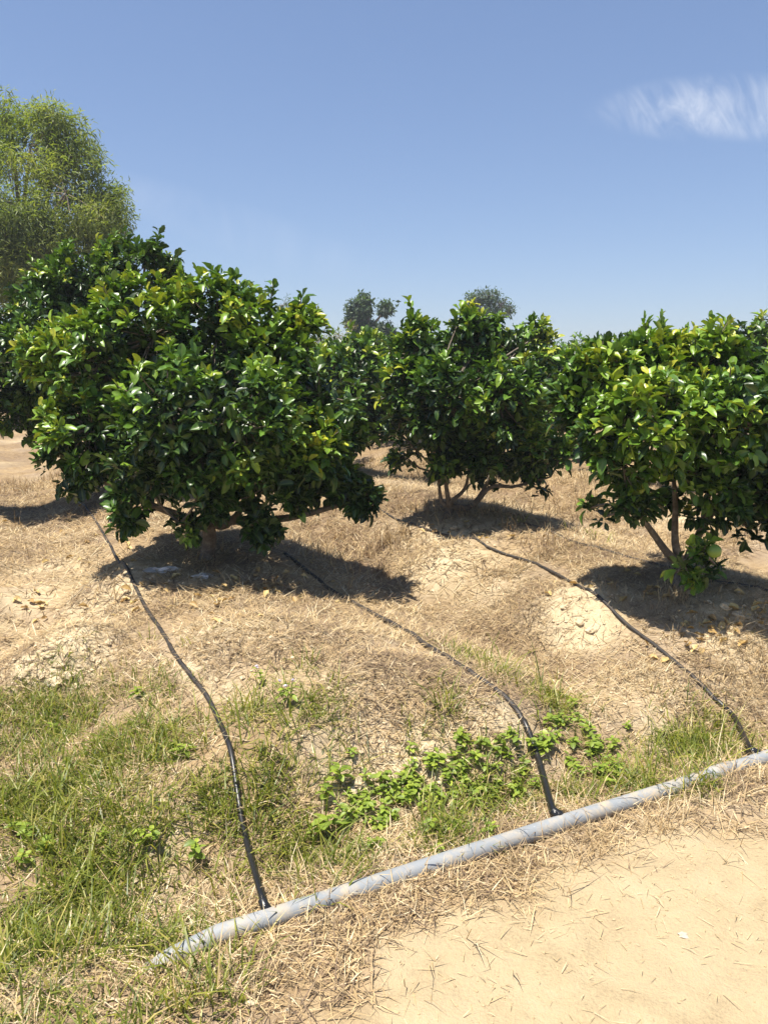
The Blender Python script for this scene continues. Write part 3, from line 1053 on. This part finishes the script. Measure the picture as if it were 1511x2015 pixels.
for k in range(26):
    u = rnd.uniform(-1500, 3000)
    yy = rnd.uniform(60, 85)
    bb = ground_at(u, yy)
    hh = rnd.uniform(2.2, 3.4)
    lb = [(bb + np.array([rnd.uniform(-2.2, 2.2), rnd.uniform(-1, 1), hh * rnd.uniform(.35, .75)]), np.array([1.3, 1.3, 1.1]) * rnd.uniform(.7, 1.1)) for q in range(6)]
    wild_tree('scrub_tree', 'far low scrub tree along the back of the orchard', 'tree', bb, lb, 'far_leaf', .5, .32, 6, .45, bb + [0, 0, hh * .4], .12,
              group='scrub trees along the horizon', n_limbs=3, twig_n=30, var0=.5)


# ------------------------------------------------------------------ pipe and hoses
_pp = np.array([st(*hit(u, v)[:2]) for u, v in ((90, 1968), (290, 1898), (515, 1815), (700, 1762), (850, 1716), (960, 1676), (1100, 1628), (1250, 1578), (1400, 1532), (1505, 1500))])
_pf = np.polyfit(_pp[:, 0], _pp[:, 1], 2)
_ps = (_pp[0, 0], _pp[-1, 0])


def pipe_axis(s):
    c = np.clip(s, *_ps)
    slope = np.polyval(np.polyder(_pf), c)
    return xy(s, np.polyval(_pf, c) + slope * (s - c))


PIPE_R = .029
pipe = empty('water_pipe', (*pipe_axis(1.2), 0))
org = np.array(pipe.location)
ss = np.linspace(-1.0, 6.5, 60)
px_, py_ = pipe_axis(ss)
zz = height(px_, py_)
zz = np.convolve(np.pad(zz, 6, 'edge'), np.ones(13) / 13, 'valid') + PIPE_R * .55
left_sink = sstep(_pp[1, 0] + .16, _pp[1, 0] - .06, ss)
zz = zz - left_sink * (.07 - .018 * sstep(_pp[0, 0] + .12, _pp[0, 0], ss))
axis_pts = np.stack([px_, py_, zz], 1)
cuts = [0, 27, 59]
for a0, a1 in zip(cuts[:-1], cuts[1:]):
    v, f = tube([(axis_pts[a0:a1 + 1] - org, np.full(a1 + 1 - a0, PIPE_R))], 16)
    link('pipe_length', make_mesh('pipe_length', v, f, M['pvc']), pipe)
for a0 in cuts[1:-1]:
    d = unit(axis_pts[a0 + 1] - axis_pts[a0 - 1])
    c = axis_pts[a0]
    pp = np.stack([c - d * .065, c - d * .062, c + d * .062, c + d * .065])
    v, f = tube([(pp - org, np.array([PIPE_R + .001, PIPE_R + .005, PIPE_R + .005, PIPE_R + .001]))], 16)
    link('coupling', make_mesh('coupling', v, f, M['pvc']), pipe)
tag(pipe, 'long blue grey plastic water pipe lying between the sandy path and the bank', 'pipe')


def pipe_point(u, v):
    back = np.array([-SY, SX, 0])
    fine = spline(axis_pts, 1500) + back * PIPE_R * .8 + np.array([0, 0, PIPE_R * .55])
    pu, pv, dep = project(fine + back * .03)
    return fine[np.argmin(np.where(dep > .3, np.abs(pu - u), 1e9))], back


def hose(label, riser, crest, ground_pts, r=.0105, jig=True, extra=None):
    o = None
    pts, dust = [], []
    if riser is not None:
        q, back = pipe_point(*riser)
        pts += [q, q + back * .04 + np.array([0, 0, .010])]
        dust += [0, 0]
        for (u, v, lift) in crest:
            p = hit(u, v)
            pts.append(p + np.array([0, 0, r + lift]))
            dust.append(.25)
    for (u, v) in ground_pts:
        p = hit(u, v)
        pts.append(np.array([p[0], p[1], p[2] + r]))
        dust.append(1.0)
    for p in (extra or []):
        pts.append(np.array([p[0], p[1], float(height(p[0], p[1])) + r]))
        dust.append(1.0)
    n = len(pts) * 10
    pp = spline(pts, n)
    dd = np.interp(np.linspace(0, len(pts) - 1, n), np.arange(len(pts)), dust)
    on = dd > .5
    gz = height(pp[:, 0], pp[:, 1]) + r * .7
    gz = np.convolve(np.pad(gz, 6, 'edge'), np.ones(13) / 13, 'valid')
    pp[:, 2] = np.where(on, np.maximum(gz, height(pp[:, 0], pp[:, 1]) + r * .45), np.maximum(pp[:, 2], height(pp[:, 0], pp[:, 1]) + r * .8))
    root = empty('drip_hose', pp[0])
    v, f = tube([(pp - pp[0], np.full(n, r))], 10)
    nv = len(v)
    dv = np.concatenate([np.repeat(dd, 10), [dd[0], dd[-1]]])
    link('tubing', make_mesh('tubing', v, f, M['hose'], {'dust': dv}), root)
    if riser is not None:
        d = unit(pp[2] - pp[0])
        c = pp[0]
        gp = np.stack([c - d * .012, c, c + d * .008, c + d * .03, c + d * .032])
        v, f = tube([(gp - pp[0], np.array([r * 1.15, r * 1.7, r * 1.35, r * 1.3, r * 1.02]))], 12)
        link('pipe_connector', make_mesh('pipe_connector', v, f, M['hose'], {'dust': np.zeros(len(v))}), root)
    tag(root, label, 'hose', 'black drip hoses running up the beds')
    return root, pp


h1, hp1 = hose('black drip hose nearest the left, climbing through green grass', (517, 1800), [(480, 1650, .03), (457, 1500, .015), (443, 1450, .0)],
               [(415, 1385), (375, 1330), (345, 1290), (310, 1230), (275, 1175), (245, 1110), (215, 1070), (180, 1012), (150, 985)])
h2, hp2 = hose('black drip hose curving over the bank between weeds to the front tree', (1090, 1610), [(1060, 1520, .035), (1035, 1440, .012)],
               [(1015, 1400), (975, 1360), (920, 1320), (850, 1280), (770, 1235), (690, 1185), (630, 1145), (590, 1115), (560, 1090)], r=.013)
h3, hp3 = hose('black drip hose on the far right, running up towards the middle tree', (1478, 1478), [(1445, 1425, .02), (1420, 1395, .01)],
               [(1390, 1362), (1340, 1315), (1290, 1275), (1235, 1235), (1185, 1183), (1140, 1155), (1090, 1132), (1030, 1105), (960, 1080), (900, 1062), (840, 1045), (790, 1028), (750, 1006), (730, 990)])
h4, hp4 = hose('black drip hose lying in the shade under the wide right tree', None, [],
               [(1511 + 60, 1185), (1511, 1165), (1440, 1150), (1380, 1138), (1280, 1110), (1200, 1090), (1130, 1068), (1080, 1048), (1030, 1030)])
HOSES = np.concatenate([hp1, hp2, hp3, hp4])


# ------------------------------------------------------------------ straw, grass
_clear = np.zeros((600, 700), bool)           # 1.5 cm cells over x -4.5..6, y 0..9: little litter lies on top of the hoses
for _h in (hp1, hp2, hp3):
    _d = spline(_h, 3000)
    for _ox in (-.022, -.008, .008, .022):
        for _oy in (-.022, -.008, .008, .022):
            _i, _j = ((_d[:, 1] + _oy) / .015).astype(int), ((_d[:, 0] + _ox + 4.5) / .015).astype(int)
            _k = (_i >= 0) & (_i < 600) & (_j >= 0) & (_j < 700)
            _clear[_i[_k], _j[_k]] = True


def scatter(n, s0, s1, t0, t1, prob):
    s = rng.uniform(s0, s1, n)
    t = rng.uniform(t0, t1, n)
    x_, y_ = xy(s, t)
    u, v, dep = project(np.stack([x_, y_, height(x_, y_)], 1))
    keep = (u > -120) & (u < 1640) & (v < 2150) & (dep > .5)
    x_, y_ = x_[keep], y_[keep]
    ci, cj = np.clip((y_ / .015).astype(int), 0, 599), np.clip(((x_ + 4.5) / .015).astype(int), 0, 699)
    k2 = rng.uniform(0, 1, len(x_)) < prob(x_, y_) * np.where(_clear[ci, cj], .2, 1)
    return x_[k2], y_[k2]


def blades(x_, y_, L, W, lean0, lean1, az, var, sink=.01):
    N = len(x_)
    z = height(x_, y_) - sink
    p0 = np.stack([x_, y_, z], 1)
    hd = np.stack([np.cos(az), np.sin(az), np.zeros(N)], 1)
    up = np.array([[0, 0, 1.0]])
    side = np.stack([-np.sin(az), np.cos(az), np.zeros(N)], 1)
    tw = rng.uniform(-.8, .8, N)
    side = unit(side + hd * tw[:, None])
    p1 = p0 + (L * .5)[:, None] * (hd * np.sin(lean0)[:, None] + up * np.cos(lean0)[:, None])
    p2 = p1 + (L * .5)[:, None] * (hd * np.sin(lean1)[:, None] + up * np.cos(lean1)[:, None])
    for p in (p1, p2):
        p[:, 2] = np.maximum(p[:, 2], height(p[:, 0], p[:, 1]) + .003 + .006 * rng.uniform(0, 1, N))
    w = side * W[:, None]
    vv = np.stack([p0 - w * .5, p0 + w * .5, p1 - w * .45, p1 + w * .45, p2], 1).reshape(-1, 3)
    o = np.arange(N)[:, None] * 5
    q = o + np.array([[0, 1, 3, 2]])
    t = o + np.array([[2, 3, 4]])
    return vv, q, t, np.repeat(var, 5)


def join_blades(name, sets, mat):
    VV, Q, T, A_ = [], [], [], []
    n0 = 0
    for v, q, t, a in sets:
        VV.append(v)
        Q.append(q + n0)
        T.append(t + n0)
        A_.append(a)
        n0 += len(v)
    me = make_mesh(name, np.concatenate(VV), [np.concatenate(Q), np.concatenate(T)], mat, {'var': np.concatenate(A_)}, smooth=False)
    return link(name, me)


def green_f(x_, y_):
    return np.clip(field(GREEN_W, x_, y_) * 1.1, 0, 1)


def straw_set(n, s0, s1, t0, t1, Lr, Wr, prob, lift=.02):
    x_, y_ = scatter(n, s0, s1, t0, t1, prob)
    N = len(x_)
    az = rng.uniform(0, 6.283, N) + .8 * (vnoise(x_ * 2, y_ * 2, 101) - .5)
    L = rng.uniform(*Lr, N) * rng.uniform(.5, 1, N)
    W = rng.uniform(*Wr, N)
    bare = path_mask(x_, y_) > .5
    W = np.where(bare, W * .55, W)
    L = np.where(bare, L * rng.uniform(.2, .7, N), L)
    lean = rng.uniform(1.1, 1.62, N)
    var = np.clip(.30 + .5 * vnoise(x_ * 3, y_ * 3, 103) + rng.normal(0, .33, N) - .35 * field(LITTER_W, x_, y_), 0, 1)
    var = np.where(path_mask(x_, y_) > .5, .55 + .4 * var, var)
    return blades(x_, y_, L, W, lean, lean + rng.uniform(-.2, .35, N), az, var, sink=-.004)


def straw_prob(x_, y_):
    s, t = st(x_, y_)
    m = (1 - path_mask(x_, y_)) * (0.35 + 1.1 * sstep(.3, .6, fbm(x_ * 2.5, y_ * 2.5, 111, 3)))
    m = m * (1 - .8 * np.clip(field(PALE_W, x_, y_), 0, 1)) + .06 * path_mask(x_, y_) * sstep(.3, .6, fbm(x_ * 4, y_ * 4, 113, 3)) + .012
    return m * (1 - .7 * green_f(x_, y_))


o = join_blades('straw_litter', [straw_set(190000, -2.2, 5.2, 1.2, 4.6, (.03, .15), (.0018, .0046), straw_prob),
                                 straw_set(190000, -3.5, 7.5, 4.4, 11.5, (.06, .22), (.003, .0065), straw_prob)], M['straw'])
tag(o, 'pale dry straw and stalks lying over the beds', 'straw', kind='stuff')


def tuft_set(n, s0, s1, t0, t1, prob, blades_per, Lr, Wr, var_mu, var_sd, spread=.03, lean=(.1, 1.1)):
    cx0, cy0 = scatter(n, s0, s1, t0, t1, prob)
    n_b = rng.integers(blades_per[0], blades_per[1], len(cx0))
    i = np.repeat(np.arange(len(cx0)), n_b)
    N = len(i)
    x_ = cx0[i] + rng.normal(0, spread, N)
    y_ = cy0[i] + rng.normal(0, spread, N)
    tl = rng.uniform(.65, 1.2, len(cx0))[i]
    az = rng.uniform(0, 6.283, N)
    L = rng.uniform(*Lr, N) * tl
    W = rng.uniform(*Wr, N)
    l0 = rng.uniform(lean[0], lean[1], N)
    l1 = l0 + rng.uniform(.1, .9, N)
    v = np.clip(var_mu + rng.normal(0, var_sd, N) + rng.normal(0, .12, len(cx0))[i], 0, 1)
    return blades(x_, y_, L, W, l0, l1, az, v)


def g_prob(x_, y_):
    return np.clip(green_f(x_, y_) * (.25 + 1.3 * sstep(.35, .62, fbm(x_ * 5, y_ * 5, 121, 3))), 0, 1) * (1 - path_mask(x_, y_))


o = join_blades('green_grass', [tuft_set(34000, -2.2, 3.6, 1.0, 4.2, g_prob, (5, 11), (.035, .12), (.003, .0062), .34, .24, lean=(.2, 1.35)),
                                tuft_set(3600, -2.2, 3.6, 1.0, 3.2, g_prob, (4, 9), (.12, .26), (.004, .007), .36, .24, lean=(.2, 1.3)),
                                tuft_set(1600, -1.5, 7, 4.2, 8.5, g_prob, (4, 8), (.08, .2), (.005, .008), .4, .2)], M['grass'])
tag(o, 'patchy green grass over the bank and ditch', 'grass', kind='stuff')

DRY = blobs([(20, 900, .8, .9), (80, 950, .6, .8), (760, 900, .6, .8), (820, 940, .6, .6), (1140, 960, .5, .7), (1200, 1020, .4, .6), (740, 1790, .14, 1), (800, 1740, .12, .9), (560, 1950, .16, 1), (640, 1900, .12, .8), (900, 1680, .10, .9), (1060, 1560, .14, 1), (1000, 1620, .1, .9), (1150, 1600, .1, .8),
             (430, 1920, .14, .8), (500, 1860, .1, .8), (1400, 1560, .14, .6), (1250, 1620, .14, .5), (400, 1390, .12, 1), (350, 1330, .15, .7), (1440, 1360, .2, 1), (1480, 1280, .25, .9),
             (1400, 1450, .15, .8), (1160, 1160, .12, .9), (700, 1120, .35, 1), (760, 1080, .35, 1), (640, 1080, .3, .8), (960, 1010, .3, .6), (1020, 1020, .3, .6), (1080, 1080, .3, .7), (250, 1560, .3, .5),
             (150, 1550, .3, .5), (460, 1740, .2, .5), (330, 1430, .2, .5), (620, 1600, .2, .7), (700, 1640, .16, .7), (830, 1590, .2, .5), (60, 960, .4, .7), (200, 1040, .2, .6), (860, 1000, .4, .5),
             (300, 1980, .16, .8), (700, 1960, .08, .4), (1330, 1180, .2, .5), (640, 1000, .4, .5), (1150, 1000, .6, .5), (1320, 1060, .4, .6), (1450, 1400, .2, .7), (1200, 1430, .2, .4),
             (950, 1650, .08, .9), (860, 1720, .1, .8), (690, 1830, .1, .8)])


def d_prob(x_, y_):
    s, t = st(x_, y_)
    cl = .2 + 1.3 * sstep(.35, .62, fbm(x_ * 5, y_ * 5, 131, 3))
    dt = t - np.polyval(_pf, np.clip(s, *_ps))
    strip = np.exp(-((dt + .10) / .075) ** 2) * 1.1 + .30 * np.exp(-((dt + .24) / .14) ** 2) * sstep(.4, .6, fbm(x_ * 7, y_ * 7, 137, 3)) + .6 * np.exp(-((dt - .12) / .08) ** 2)
    return np.clip((field(DRY, x_, y_) * cl + .02) * (1 - .93 * path_mask(x_, y_)) + strip * cl * .8, 0, 1)


o = join_blades('dry_grass', [tuft_set(11000, -2.2, 5, 1.0, 4.6, d_prob, (5, 12), (.04, .14), (.0018, .0038), .62, .2, lean=(.2, 1.4)),
                              tuft_set(380, -2.2, 5, 1.3, 3.0, d_prob, (4, 9), (.12, .24), (.0025, .004), .75, .15, lean=(.5, 1.5)),
                              tuft_set(12000, -2.5, 8, 4.4, 12, d_prob, (5, 10), (.08, .24), (.004, .007), .5, .2, lean=(.1, 1.2))], M['straw'])
tag(o, 'dry yellow grass tufts along the pipe and on the beds', 'dry grass', kind='stuff')


# crumbs of soil
def crumb_set(n, s0, s1, t0, t1, prob, rr):
    x_, y_ = scatter(n, s0, s1, t0, t1, prob)
    N = len(x_)
    r = rr[0] + (rr[1] - rr[0]) * rng.uniform(0, 1, N) ** 3
    octa = unit(np.array([[1, 0, 0], [0, 1, 0], [-1, 0, 0], [0, -1, 0], [0, 0, 1], [0, 0, -1], [.7, .7, .5], [-.7, .6, .4]], float))[:6]
    sc = rng.uniform(.6, 1.3, (N, 6, 1))
    v = np.stack([x_, y_, height(x_, y_) + r * .3], 1)[:, None] + octa[None] * sc * r[:, None, None] * np.array([1, 1, .75])
    f = np.array([[0, 1, 4], [1, 2, 4], [2, 3, 4], [3, 0, 4], [1, 0, 5], [2, 1, 5], [3, 2, 5], [0, 3, 5]])
    return v.reshape(-1, 3), (f[None] + np.arange(N)[:, None, None] * 6).reshape(-1, 3)


def crumb_prob(x_, y_):
    return np.clip(field(PALE_W, x_, y_) * 1.2 + .12, 0, 1) * (1 - path_mask(x_, y_))


v, f = crumb_set(26000, -2.2, 5, 1.1, 6.5, crumb_prob, (.002, .016))
tag(link('soil_crumbs', make_mesh('soil_crumbs', v, [f], M['clod'], smooth=False)), 'small pale crumbs of soil strewn over bare patches', 'soil crumbs', kind='stuff')


v, f = crumb_set(16000, -1.0, 4.5, .9, 2.1, lambda x_, y_: path_mask(x_, y_) * (.1 + sstep(.45, .65, fbm(x_ * 4, y_ * 4, 141, 3))), (.0012, .006))
tag(link('path_crumbs', make_mesh('path_crumbs', v, [f], M['path_crumb'], smooth=False)), 'fine grit and crumbs of the sandy path', 'grit', kind='stuff')


# ------------------------------------------------------------------ clods and stones
def rock_mesh(name, r, flat, mat, seed, rough=.35):
    n1, n2 = 9, 14
    u_, w_ = np.meshgrid(np.linspace(0, 2 * math.pi, n2, endpoint=False), np.linspace(0, math.pi, n1))
    d = np.stack([np.sin(w_) * np.cos(u_), np.sin(w_) * np.sin(u_), np.cos(w_)], -1).reshape(-1, 3)
    q = 1 + rough * (vnoise(d[:, 0] * 2.3 + seed, d[:, 1] * 2.3 + d[:, 2] * 1.7, seed) - .5) * 2 + rough * .5 * (vnoise(d[:, 0] * 6 + seed, d[:, 1] * 6 + d[:, 2] * 5, seed + 3) - .5)
    q[:n2] = q[0]
    q[-n2:] = q[-1]
    v = d * q[:, None] * r * np.array([1, 1, flat])
    i = np.arange(n1 - 1)[:, None] * n2
    j = np.arange(n2)[None]
    f = np.stack([i + j, i + n2 + j, i + n2 + (j + 1) % n2, i + (j + 1) % n2], -1).reshape(-1, 4)
    return make_mesh(name, v, [f], mat, smooth=False)


for k, (u, v, r, lab) in enumerate(((318, 1122, .085, 'flat pale stone under the front tree, left of its trunk'), (398, 1134, .075, 'flat pale stone in the sun just before the front tree trunk'))):
    p = hit(u, v)
    tag(link('flat_stone', rock_mesh('flat_stone', r, .3, M['stone'], 40 + k, .75), None, p - [0, 0, .004]), lab, 'stone', 'flat pale stones under the front tree')
p = hit(1345, 1840)
tag(link('pebble', rock_mesh('pebble', .014, .5, M['pale_pebble'], 77, .5), None, p), 'whitish pebble lying alone on the sandy path', 'pebble')
CL = [(110, 1345, .05), (140, 1330, .04), (85, 1330, .035), (155, 1315, .03), (60, 1300, .04), (190, 1300, .03), (120, 1310, .03), (95, 1290, .03), (170, 1275, .025), (215, 1265, .03), (45, 1330, .03),
      (130, 1260, .02), (75, 1270, .025), (150, 1352, .03)]
for k, (u, v, r) in enumerate(CL):
    p = hit(u, v)
    o = link('soil_clod', rock_mesh('soil_clod', r * .8, .7, M['clod'], 100 + k, .5), None, p)
    o.rotation_euler = (0, 0, rnd.uniform(0, 6))
    tag(o, 'dry pale clod on the bare soil mound at the left edge', 'soil clod', 'clods on the bare mound')
CL2 = [(838, 1478, .035), (860, 1490, .03), (815, 1500, .03), (780, 1520, .03), (705, 1545, .04), (690, 1560, .03), (735, 1530, .025), (850, 1465, .025), (765, 1545, .025)]
for k, (u, v, r) in enumerate(CL2):
    p = hit(u, v)
    o = link('soil_clod', rock_mesh('soil_clod', r * .9, .7, M['clod'], 140 + k, .5), None, p)
    o.rotation_euler = (0, 0, rnd.uniform(0, 6))
    tag(o, 'dry pale clod on the broken bank above the weeds', 'soil clod', 'clods on the broken bank')
CL3 = [(1140, 1225, .03), (1165, 1240, .035), (1110, 1195, .03), (1425, 1195, .04), (1390, 1185, .03), (1450, 1210, .035), (1360, 1165, .03), (895, 1040, .04), (940, 1042, .035), (860, 1040, .03)]
for k, (u, v, r) in enumerate(CL3):
    p = hit(u, v)
    o = link('soil_clod', rock_mesh('soil_clod', r * .9, .55, M['clod'], 170 + k, .5), None, p)
    o.rotation_euler = (0, 0, rnd.uniform(0, 6))
    tag(o, 'dry pale clod on the bed of the middle and right trees', 'soil clod', 'clods on the right bed')

# ------------------------------------------------------------------ fallen leaves
DEAD = [leaf_template(.25, .5, .05), leaf_template(-.2, .35, -.06), leaf_template(.1, .6, .04)]


def fallen(spots, label, group):
    for (u0, v0, ru, rv, n) in spots:
        for k in range(n):
            u, v = u0 + rnd.gauss(0, ru), v0 + rnd.gauss(0, rv)
            p = hit(u, v)
            k_ = rnd.randrange(3)
            vq = rnd.randrange(2, 12)
            o = bpy.data.objects.new('fallen_leaf', leaf_mesh(k_, vq, 'dead_leaf', .5, DEAD))
            o.location = p + [0, 0, .008]
            o.rotation_euler = (rnd.gauss(0, .3), rnd.gauss(0, .3), rnd.uniform(0, 6.28))
            q = rnd.uniform(.035, .075)
            o.scale = (q, q, q)
            C.objects.link(o)
            tag(o, label, 'fallen leaf', group)


fallen([(1430, 1235, 45, 20, 34), (1370, 1260, 40, 22, 14), (1290, 1160, 30, 12, 12), (1480, 1200, 25, 12, 12)], 'dry yellow leaf fallen on the ground below the wide right tree', 'fallen leaves below the right tree')
fallen([(540, 1160, 70, 20, 26), (420, 1190, 70, 20, 16), (620, 1120, 40, 15, 10), (330, 1150, 40, 12, 10)], 'dry yellow leaf fallen on the ground before the front tree', 'fallen leaves before the front tree')
fallen([(60, 1190, 40, 25, 14), (190, 1090, 50, 25, 14), (230, 1200, 30, 15, 6), (110, 1020, 50, 20, 12)], 'dry curled leaf fallen on the slope at the left', 'fallen leaves on the left slope')
fallen([(930, 1050, 60, 12, 14), (1130, 1150, 50, 15, 10)], 'dry leaf fallen on the bed below the middle tree', 'fallen leaves below the middle tree')

# ------------------------------------------------------------------ weeds
WEED_T = [leaf_template(.2, .12, .02), leaf_template(.35, .2, -.02)]


def weed(u, v, size, n_leaf, label, group, h_=None, ratio=.55, flowers=0, name='broadleaf_weed'):
    p = hit(u, v)
    root = empty(name, p)
    tag(root, label, 'weed', group)
    hh = h_ or size * rnd.uniform(.8, 1.5)
    n_st = max(1, n_leaf // 6)
    paths = []
    k = 0
    for i in range(n_st):
        a = rnd.uniform(0, 6.28)
        lean = rnd.uniform(.15, .6) * (1 if n_st > 1 else .5)
        top = np.array([math.cos(a) * lean * hh, math.sin(a) * lean * hh, hh * rnd.uniform(.75, 1.1)])
        paths.append((np.stack([np.array([0, 0, -.02]), top * .5 + [0, 0, .01], top]), np.array([.0028, .0022, .0014])))
        m = n_leaf // n_st
        for j in range(m):
            q = .3 + .7 * (j + 1) / m
            az = a + j * 2.4 + rnd.uniform(-.3, .3)
            el = rnd.uniform(-.1, .55)
            ax = np.array([math.cos(az) * math.cos(el), math.sin(az) * math.cos(el), math.sin(el)])
            nn = np.array([rnd.gauss(0, .2), rnd.gauss(0, .2), 1.0])
            nn = unit(nn - ax * (nn @ ax))
            L = size * rnd.uniform(.6, 1.1) * (1.1 - .4 * q)
            place_leaf(root, np.zeros(3), top * q, ax, nn, L, L * ratio, min(.99, max(0, rnd.gauss(.5, .22))), 'weed', .55, WEED_T)
            k += 1
        if flowers and i < flowers:
            fl = rock_mesh('flower', .006, .8, M['petal'], 300 + i, .4)
            at = fl.attributes.new('var', 'FLOAT', 'POINT')
            at.data.foreach_set('value', np.full(len(fl.vertices), .7, np.float32))
            link('flower', fl, root, top + [0, 0, .012])
    v_, f_ = tube(paths, 5)
    link('stem', make_mesh('stem', v_, f_, M['weed'], {'var': np.full(len(v_), .4), 'rib': np.zeros(len(v_))}), root)
    return root


WG = [((760, 1600, 45, 40, 24), (735, 1575, 30, 25, 8), (790, 1560, 30, 25, 9), (900, 1610, 35, 30, 14), (700, 1610, 30, 20, 4), 'left'), ((870, 1515, 28, 22, 9), (950, 1485, 45, 25, 16), (985, 1545, 35, 25, 14), 'near'),
      ((1120, 1475, 40, 30, 18), (1170, 1515, 35, 18, 10), (1110, 1415, 25, 15, 5), (1200, 1540, 20, 10, 3), 'right')]
WL = {'left': ('bright green broad leaved weed of the patch behind the middle of the pipe', 'weeds behind the middle of the pipe'),
      'near': ('bright green broad leaved weed just left of the curved hose on the bank', 'weeds just left of the curved hose'),
      'right': ('bright green broad leaved weed just right of the curved hose on the bank', 'weeds just right of the curved hose')}
for grp in WG:
    for (u0, v0, ru, rv, n) in grp[:-1]:
        for k in range(n):
            weed(u0 + rnd.gauss(0, ru * 1.2), v0 + rnd.gauss(0, rv * 1.15), rnd.uniform(.03, .055), rnd.choice((8, 10, 12)), *WL[grp[-1]], h_=rnd.uniform(.03, .07))
weed(650, 1640, .10, 7, 'broad leaved weed growing alone just behind the pipe', None)
weed(672, 1545, .07, 9, 'small weed at the foot of the broken bank', None)
for (u, v) in ((345, 1475), (360, 1490), (275, 1370), (60, 1650), (30, 1640), (90, 1670), (40, 1710), (300, 1660), (110, 1440), (205, 1650), (380, 1700)):
    weed(u, v, rnd.uniform(.035, .06), rnd.choice((8, 10, 12)), 'broad leaved weed among the green grass at the left', 'weeds in the left grass')
weed(570, 1385, .05, 18, 'weed with tiny pale lilac flowers beside the left hose', None, h_=.1, ratio=.4, flowers=3, name='flowering_weed')
weed(520, 1350, .04, 12, 'weed with one or two lilac flowers, upper of the flowering pair', None, h_=.08, ratio=.4, flowers=2, name='flowering_weed')


# ------------------------------------------------------------------ the air
bm_v = np.array([(-330, -330, -1.6), (330, -330, -1.6), (330, 335, -1.6), (-330, 335, -1.6), (-330, -330, 12.5), (330, -330, 12.5), (330, 335, 12.5), (-330, 335, 12.5)], float)
bm_f = np.array([(3, 2, 1, 0), (4, 5, 6, 7), (0, 1, 5, 4), (1, 2, 6, 5), (2, 3, 7, 6), (3, 0, 4, 7)])
m, nt, b, out = new_mat('haze')
nt.nodes.remove(b)
pv = nt.nodes.new('ShaderNodeVolumePrincipled')
pv.inputs['Color'].default_value = (0.86, 0.92, 1.0, 1)
pv.inputs['Density'].default_value = 0.0013
nt.links.new(pv.outputs[0], out.inputs['Volume'])
tag(link('haze', make_mesh('haze', bm_v, [bm_f], m, smooth=False)), kind='stuff')
